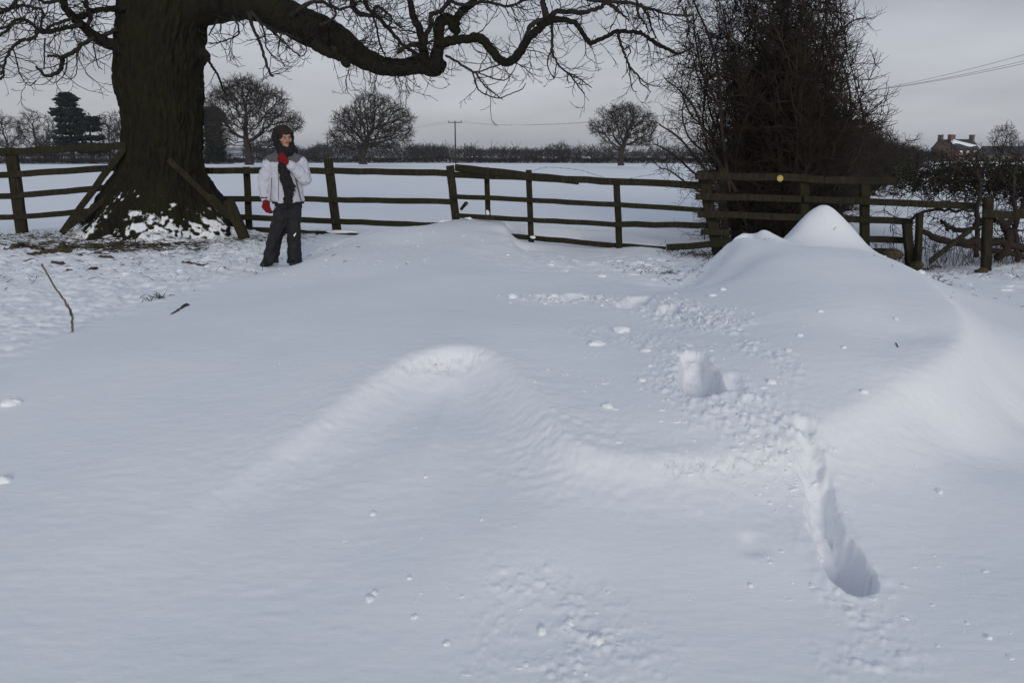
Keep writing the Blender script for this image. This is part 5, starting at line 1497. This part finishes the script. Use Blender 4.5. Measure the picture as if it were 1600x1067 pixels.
# ------------------------------------------------------------------ small things on the snow
def onground(px, py):
    z = 0.0
    for _ in range(14):
        p = onz(px, py, z); z = .5 * z + .5 * hz(p[0], p[1])
    p = onz(px, py, z); return (p[0], p[1], hz(p[0], p[1]))
def clod_vf(g, r_, sub=3, flat=.7):
    bm = bmesh.new(); bmesh.ops.create_icosphere(bm, subdivisions=sub, radius=1)
    o1, o2 = g.uniform(0, 50), g.uniform(0, 50)
    P = np.array([v.co[:] for v in bm.verts])
    n1 = fbm(P[:, 0] * 1.4 + o1 + P[:, 2], P[:, 1] * 1.4 + o2 - P[:, 2] * .7, 5, 4, .6)
    sx, sy = g.uniform(.8, 1.4), g.uniform(.75, 1.1)
    for v, n in zip(bm.verts, n1):
        k = r_ * (.45 + 1.15 * n); v.co = Vector((v.co.x * k * sx, v.co.y * k * sy, v.co.z * k * flat))
    vs = [tuple(v.co) for v in bm.verts]; fs = [tuple(v.index for v in f.verts) for f in bm.faces]
    bm.free(); return vs, fs
gc_ = random.Random(9)
CL = [(583, 803, 9, 'round snow lump alone in the middle of the hollow'), (577, 936, 12, 'largest snow lump low in the hollow, beside a smaller one'), (586, 926, 8, 'small snow lump touching the largest lump in the hollow'),
      (697, 1006, 9, 'lone snow lump near the bottom edge of the photo'), (648, 964, 7, 'small snow lump between two larger ones low in the hollow'), (640, 903, 6, 'tiny snow lump above the small one low in the hollow'),
      (665, 745, 5, 'tiny snow lump on the smooth back of the hollow'), (752, 812, 5, 'tiny snow lump right of centre in the hollow'), (16, 632, 18, 'broken snow lump at the left edge, upper one'), (4, 752, 18, 'snow lump cut by the left frame edge, lower one'),
      (972, 518, 24, 'wide flat snow slab left of the deep boot hole'), (932, 538, 20, 'thin flat snow slab nearest the left of the track'), (1008, 548, 12, 'snow lump right of the thin flat slab'), (1003, 594, 11, 'round snow lump below the flat slabs'),
      (950, 635, 12, 'round snow lump low on the left of the track'), (1082, 452, 11, 'snow lump above the track near the drift edge'), (1130, 453, 7, 'pointed little snow lump on the drift edge'), (1114, 462, 9, 'flat snow lump just below the pointed one'),
      (1282, 487, 6, 'little snow lump on the smooth dome, left one'), (1400, 499, 6, 'little snow lump on the smooth dome, right one'), (1232, 548, 8, 'snow lump right of the deep boot hole'), (1250, 525, 7, 'snow lump up and right of the boot hole'),
      (1318, 543, 7, 'snow lump out on the dome right of the others'), (1205, 598, 13, 'snow lump just right of the deep boot hole rim'), (1350, 612, 9, 'low snow crumb on the right shoulder of the drift'), (800, 465, 11, 'snow lump at the left end of the track'),
      (865, 466, 14, 'bulky snow lump beside the leftmost print'), (1173, 915, 7, 'snow lump low on the right foreground'), (1468, 768, 8, 'snow crumb far right on the smooth slope'), (1545, 996, 9, 'snow lump in the bottom right corner'),
      (845, 985, 14, 'round snow lump among crumbs at the bottom, left one'), (890, 972, 12, 'round snow lump among crumbs at the bottom, right one'), (935, 1000, 16, 'broad snow lump at the bottom right of the crumbs')]
for (px, py, rp, lab) in CL:
    p = onground(px, py); d_ = math.hypot(p[1], HC - p[2]); r_ = rp * d_ / F * .62
    vs, fs = clod_vf(gc_, r_, 3, .45 if 'flat' in lab or 'slab' in lab else .72)
    o = link_mesh('snow_lump', mesh_from(vs, fs, 'snow_lump', True), M['clod']); o.location = (p[0], p[1], p[2] + r_ * .08); o.rotation_euler = (0, 0, gc_.uniform(0, 6))
    tag(o, lab, 'snow lump', 'loose snow lumps')
# crumbs nobody could count
protos = []
for _ in range(14):
    vs, fs = clod_vf(gc_, 1.0, 1, .55)
    sx_ = gc_.uniform(.7, 1.6)
    vs = [(x * sx_ * gc_.uniform(.75, 1.25), y * gc_.uniform(.75, 1.25), z * gc_.uniform(.6, 1.3)) for x, y, z in vs]
    protos.append((vs, fs))
VV, FF = [], []
def crumbs(path, n, spread, r0, r1):
    global VV, FF
    for k in range(n):
        t = gc_.random() * (len(path) - 1); i = min(int(t), len(path) - 2); f = t - i
        x = path[i][0] * (1 - f) + path[i + 1][0] * f + gc_.gauss(0, spread); y = path[i][1] * (1 - f) + path[i + 1][1] * f + gc_.gauss(0, spread)
        PTS.append((x, y, r0 + (r1 - r0) * gc_.random() ** 4))
PTS = []
crumbs(TRACK, 230, .15, .004, .024); crumbs(TR1, 120, .16, .004, .020); crumbs(TR2, 70, .12, .004, .022); crumbs(TR3, 50, .12, .003, .013); crumbs(TR4, 70, .20, .003, .015)
crumbs([onz(1180, 640, .18), onz(1240, 720, .06)], 120, .12, .004, .016); crumbs([onz(1390, 800, -.16), onz(1500, 1000, -.25)], 50, .3, .004, .014)
crumbs([onz(520, 430, .12), onz(700, 370, .16)], 90, .5, .008, .022); crumbs([onz(900, 560, .2), onz(1200, 640, .2)], 90, .25, .004, .016)
crumbs([(1.0, 9.5), (1.9, 10.6)], 120, .5, .015, .06); crumbs([(4.8, 8.4), (6.5, 9.5)], 90, .5, .015, .06); crumbs([(-4.0, 9.2), (-2.6, 12.2)], 110, .4, .01, .05); crumbs([(-.5, 5.5), (.5, 3)], 60, 1.0, .003, .009)
crumbs([onz(620, 800, -.21), onz(760, 900, -.25)], 40, .3, .003, .009)
px_ = np.array([p[0] for p in PTS]); py_ = np.array([p[1] for p in PTS]); pz_ = height(px_, py_)
Vs, Fs, off = [], [], 0
for (x, y, r_), z in zip(PTS, pz_):
    vs, fs = gc_.choice(protos); a_ = gc_.uniform(0, 6.28); ca, sa = math.cos(a_) * r_, math.sin(a_) * r_
    A = np.array(vs); Vs.append(np.stack([A[:, 0] * ca - A[:, 1] * sa + x, A[:, 0] * sa + A[:, 1] * ca + y, A[:, 2] * r_ * .8 + z + r_ * .02], -1)); Fs.append(np.array(fs) + off); off += len(A)
o = link_mesh('snow_crumbs', np_mesh('snow_crumbs', np.vstack(Vs), np.vstack(Fs), False), M['clod']); tag(o, kind='stuff')
# snow caught on rails and at post feet
for (px, py, Y, rx, ry, lab) in [(748, 341, 13.45, 28, 4, 'snow lying along the third rail at the top of the drift tail'), (762, 333, 13.5, 4, 6, 'peaked snow cap at the foot of the thin post'), (535, 362, 13.9, 26, 3.5, 'snow ledge on the low rail right of the person'),
                                 (832, 371, 13.0, 5, 3, 'small snow spike at the foot of the fence post'), (700, 346, 13.6, 14, 3, 'snow heap where the rails meet the drift'), ]:
    g2 = random.Random(px); vs, fs = clod_vf(g2, 1.0, 3, 1.0); k = Y / F
    vs = [(x * rx * k * .75, y * .035, z * ry * k * .7) for x, y, z in vs]
    o = link_mesh('snow_cap', mesh_from(vs, fs, 'snow_cap', True), M['clod']); o.name = 'snow_heap'; o.location = at(px, py, Y); tag(o, lab, 'snow heap', 'snow caught on the fence')
# sticks
def stick(rows, label, mat='litter', name='stick', group=None, dz=0.0):
    """rows: (px, py, rpx, lift above the snow)"""
    pts = []
    p0 = onground(rows[0][0], rows[0][1])
    P = []
    for (px, py, r_, lift) in rows:
        p = onground(px, py) if lift is None else at(px, py, lift)
        P.append((p[0], p[1], p[2] + (r_ * p[1] / F * .4 if lift is None else 0), r_ * p[1] / F))
    S = spline(P, 5); g2 = random.Random(int(rows[0][0]))
    S[:, :3] += np.array([[g2.gauss(0, 1) for _ in range(3)] for _ in S]) * S[:, 3:4] * .35
    T = Tubes(); T.add([tuple(p[:3]) for p in S], list(S[:, 3]), 7)
    o = link_mesh(name, T.mesh(name, p0), M[mat]); o.location = p0; tag(o, label, 'stick', group); return o
b0 = onground(113, 519)
stick([(113, 521, 1.8, b0[1]), (113, 508, 1.8, b0[1]), (112, 492, 1.7, b0[1]), (103, 474, 1.7, b0[1] + .05), (88, 452, 1.5, b0[1] + .08), (75, 430, 1.4, b0[1] + .1), (65, 413, 1.6, b0[1] + .12)], 'thin bare stick standing up out of the snow at the left', mat='ends', name='upright_stick')
stick([(111, 494, 1.1, b0[1]), (108, 482, .9, b0[1] - .02), (106, 474, .6, b0[1] - .03)], 'tiny side shoot beside the thin upright stick', name='upright_stick')
stick([(268, 491, 1.6, None), (280, 484, 2.0, None), (288, 479, 2.4, None), (296, 477, 2.2, None)], 'short dark stick lying on the smooth snow left of centre')
stick([(1400, 537, 1.0, None), (1403, 543, 1.0, None)], 'tiny twig lying on the smooth dome')
stick([(10, 391, 2, None), (28, 388, 4, None), (38, 387, 3.5, None), (60, 391, 2.4, None), (68, 392, 3.5, None)], 'long dead branch lying in front of the left fence, end one', group='dead wood under the big tree')
stick([(42, 397, 2.4, None), (66, 397, 3, None), (92, 395, 4, None), (112, 394, 3, None)], 'thick dead branch lying just in front of the first', group='dead wood under the big tree')
stick([(98, 382, 5, 11.3), (103, 390, 4.5, 11.3), (112, 386, 3, 11.3), (122, 384, 2.4, 11.3)], 'forked dead stump piece standing among the branches', group='dead wood under the big tree')
stick([(134, 384, 2.2, None), (156, 385, 3, None), (160, 389, 2, None)], 'short dead branch by the left roots', group='dead wood under the big tree')
stick([(154, 402, 3, None), (168, 403, 2.4, None), (178, 404, 1.6, None)], 'dead bough end nearest below the left roots', group='dead wood under the big tree')
stick([(38, 409, 1.4, None), (54, 406, 1.8, None)], 'little twig left of the upright stick top', group='dead wood under the big tree')
stick([(83, 411, 2.2, None), (96, 414, 3, None), (101, 414, 2, None)], 'dark bark piece right of the upright stick top', group='dead wood under the big tree')
stick([(104, 423, 2, None), (115, 424, 1.4, None)], 'dark bark sliver in the open snow, left of two', group='dead wood under the big tree')
stick([(135, 423, 1, None), (146, 422, 2.6, None), (150, 422, 2.4, None)], 'dark bark sliver in the open snow, right of two', group='dead wood under the big tree')
stick([(284, 411, 2.2, None), (300, 413, 3, None), (318, 416, 2.2, None), (327, 412, 1.2, None)], 'dark clump of sticks between the trunk and the person', group='dead wood under the big tree')
# litter of twigs and grass tufts: one mass
T = Tubes(); g = random.Random(77)
def scatter(n, cx, cy, sx, sy, L0, L1, r_, up):
    X_ = np.array([g.gauss(cx, sx) for _ in range(n)]); Y_ = np.array([g.gauss(cy, sy) for _ in range(n)]); Z_ = height(X_, Y_)
    for x, y, z in zip(X_, Y_, Z_):
        L_ = g.uniform(L0, L1); a_ = g.uniform(0, 6.28); uu = g.uniform(-.1, up)
        d = norm((math.cos(a_), math.sin(a_) * .6, uu))
        T.add([(x, y, z + .004), (x + d[0] * L_ * .5, y + d[1] * L_ * .5, z + .01 + d[2] * L_ * .5), (x + d[0] * L_, y + d[1] * L_ + g.gauss(0, .01), z + .004 + d[2] * L_)], [r_, r_, r_ * .4], 4)
q = onz(180, 388, 0); scatter(230, q[0], q[1], .55, .35, .06, .28, .008, .25)
q = onz(100, 400, 0); scatter(60, q[0], q[1], 1.2, .7, .04, .15, .004, .2)
q = onz(60, 372, 0); scatter(260, q[0], q[1], 1.6, .5, .03, .12, .004, .8)
q = onz(250, 425, 0); scatter(60, q[0], q[1], 1.3, .9, .03, .10, .003, .8)
q = onz(345, 400, 0); scatter(60, q[0], q[1], .7, .8, .03, .10, .003, .8)
q = onz(240, 468, 0); scatter(26, q[0], q[1], .06, .06, .03, .08, .003, 1.2)
q = onz(1060, 425, .0); scatter(160, q[0], q[1], .32, .35, .02, .08, .0025, .7)
q = onz(1095, 395, -.05); scatter(200, q[0], q[1], .25, .35, .03, .14, .003, .8)
q = onz(1395, 402, 0); scatter(170, q[0], q[1], .35, .15, .04, .2, .004, 1.0)
q = onz(1540, 425, 0); scatter(60, q[0], q[1], .9, .2, .02, .09, .003, .9)
q = onz(1480, 440, 0); scatter(24, q[0] - .1, q[1], .06, .04, .04, .12, .003, 1.2)
q = onz(1560, 460, 0); scatter(40, q[0], q[1], .8, .6, .01, .05, .002, .6)
o = link_mesh('ground_litter', T.mesh('ground_litter'), M['litter']); tag(o, kind='stuff')
# dark earth clods by the short posts
for (px, py, Y, r_, lab) in [(1395, 398, 10.5, 12, 'dark clod of earth by the foot of the thick short post'), (1434, 414, 10.2, 9, 'dark clod of earth below the slim post'), (1534, 424, 9.7, 9, 'dark tuft of earth at the foot of the stout right post')]:
    vs, fs = clod_vf(random.Random(px), r_ * Y / F, 3, .7)
    o = link_mesh('earth_clod', mesh_from(vs, fs, 'earth_clod', True), M['litter']); o.location = at(px, py, Y); tag(o, lab, 'earth', 'dark earth at the fence feet')
# the hollow broken stub beyond the fence
sb = empty('broken_stub', at(724, 324, 17.5)); tag(sb, 'small dark leaning stub poking from the field snow beyond the fence', 'stub')
T = Tubes(); k = 17.5 / F
T.add([(-4 * k, 0, -4 * k), (-1 * k, 0, 0), (2 * k, 0, 3.5 * k), (5 * k, 0, 6.5 * k), (5.8 * k, 0, 8 * k)], [2.4 * k, 2.4 * k, 2.8 * k, 3.3 * k, 1.8 * k], 10)
link_mesh('stem', T.mesh('stem'), M['limb'], sb)
T = Tubes(); T.add([(5.0 * k, -3.0 * k, 4 * k), (5.6 * k, -3.2 * k, 6.2 * k)], [1.9 * k, 1.4 * k], 8)
link_mesh('broken_face', T.mesh('broken_face'), M['ends'], sb)
# ------------------------------------------------------------------ thin winter air
hm = bpy.data.materials.new('haze air'); hm.use_nodes = True
ht = hm.node_tree; ht.nodes.clear()
ho = N(ht, 'ShaderNodeOutputMaterial'); hv = N(ht, 'ShaderNodeVolumePrincipled')
hv.inputs['Color'].default_value = (.80, .86, .95, 1); hv.inputs['Density'].default_value = 0.00022; hv.inputs['Anisotropy'].default_value = 0.2
ht.links.new(hv.outputs[0], ho.inputs['Volume'])
ho_ = link_mesh('haze', mesh_from(*boxvf(-3200, 3200, -60, 3300, -6, 46), 'haze'), hm)
tag(ho_, kind='stuff')
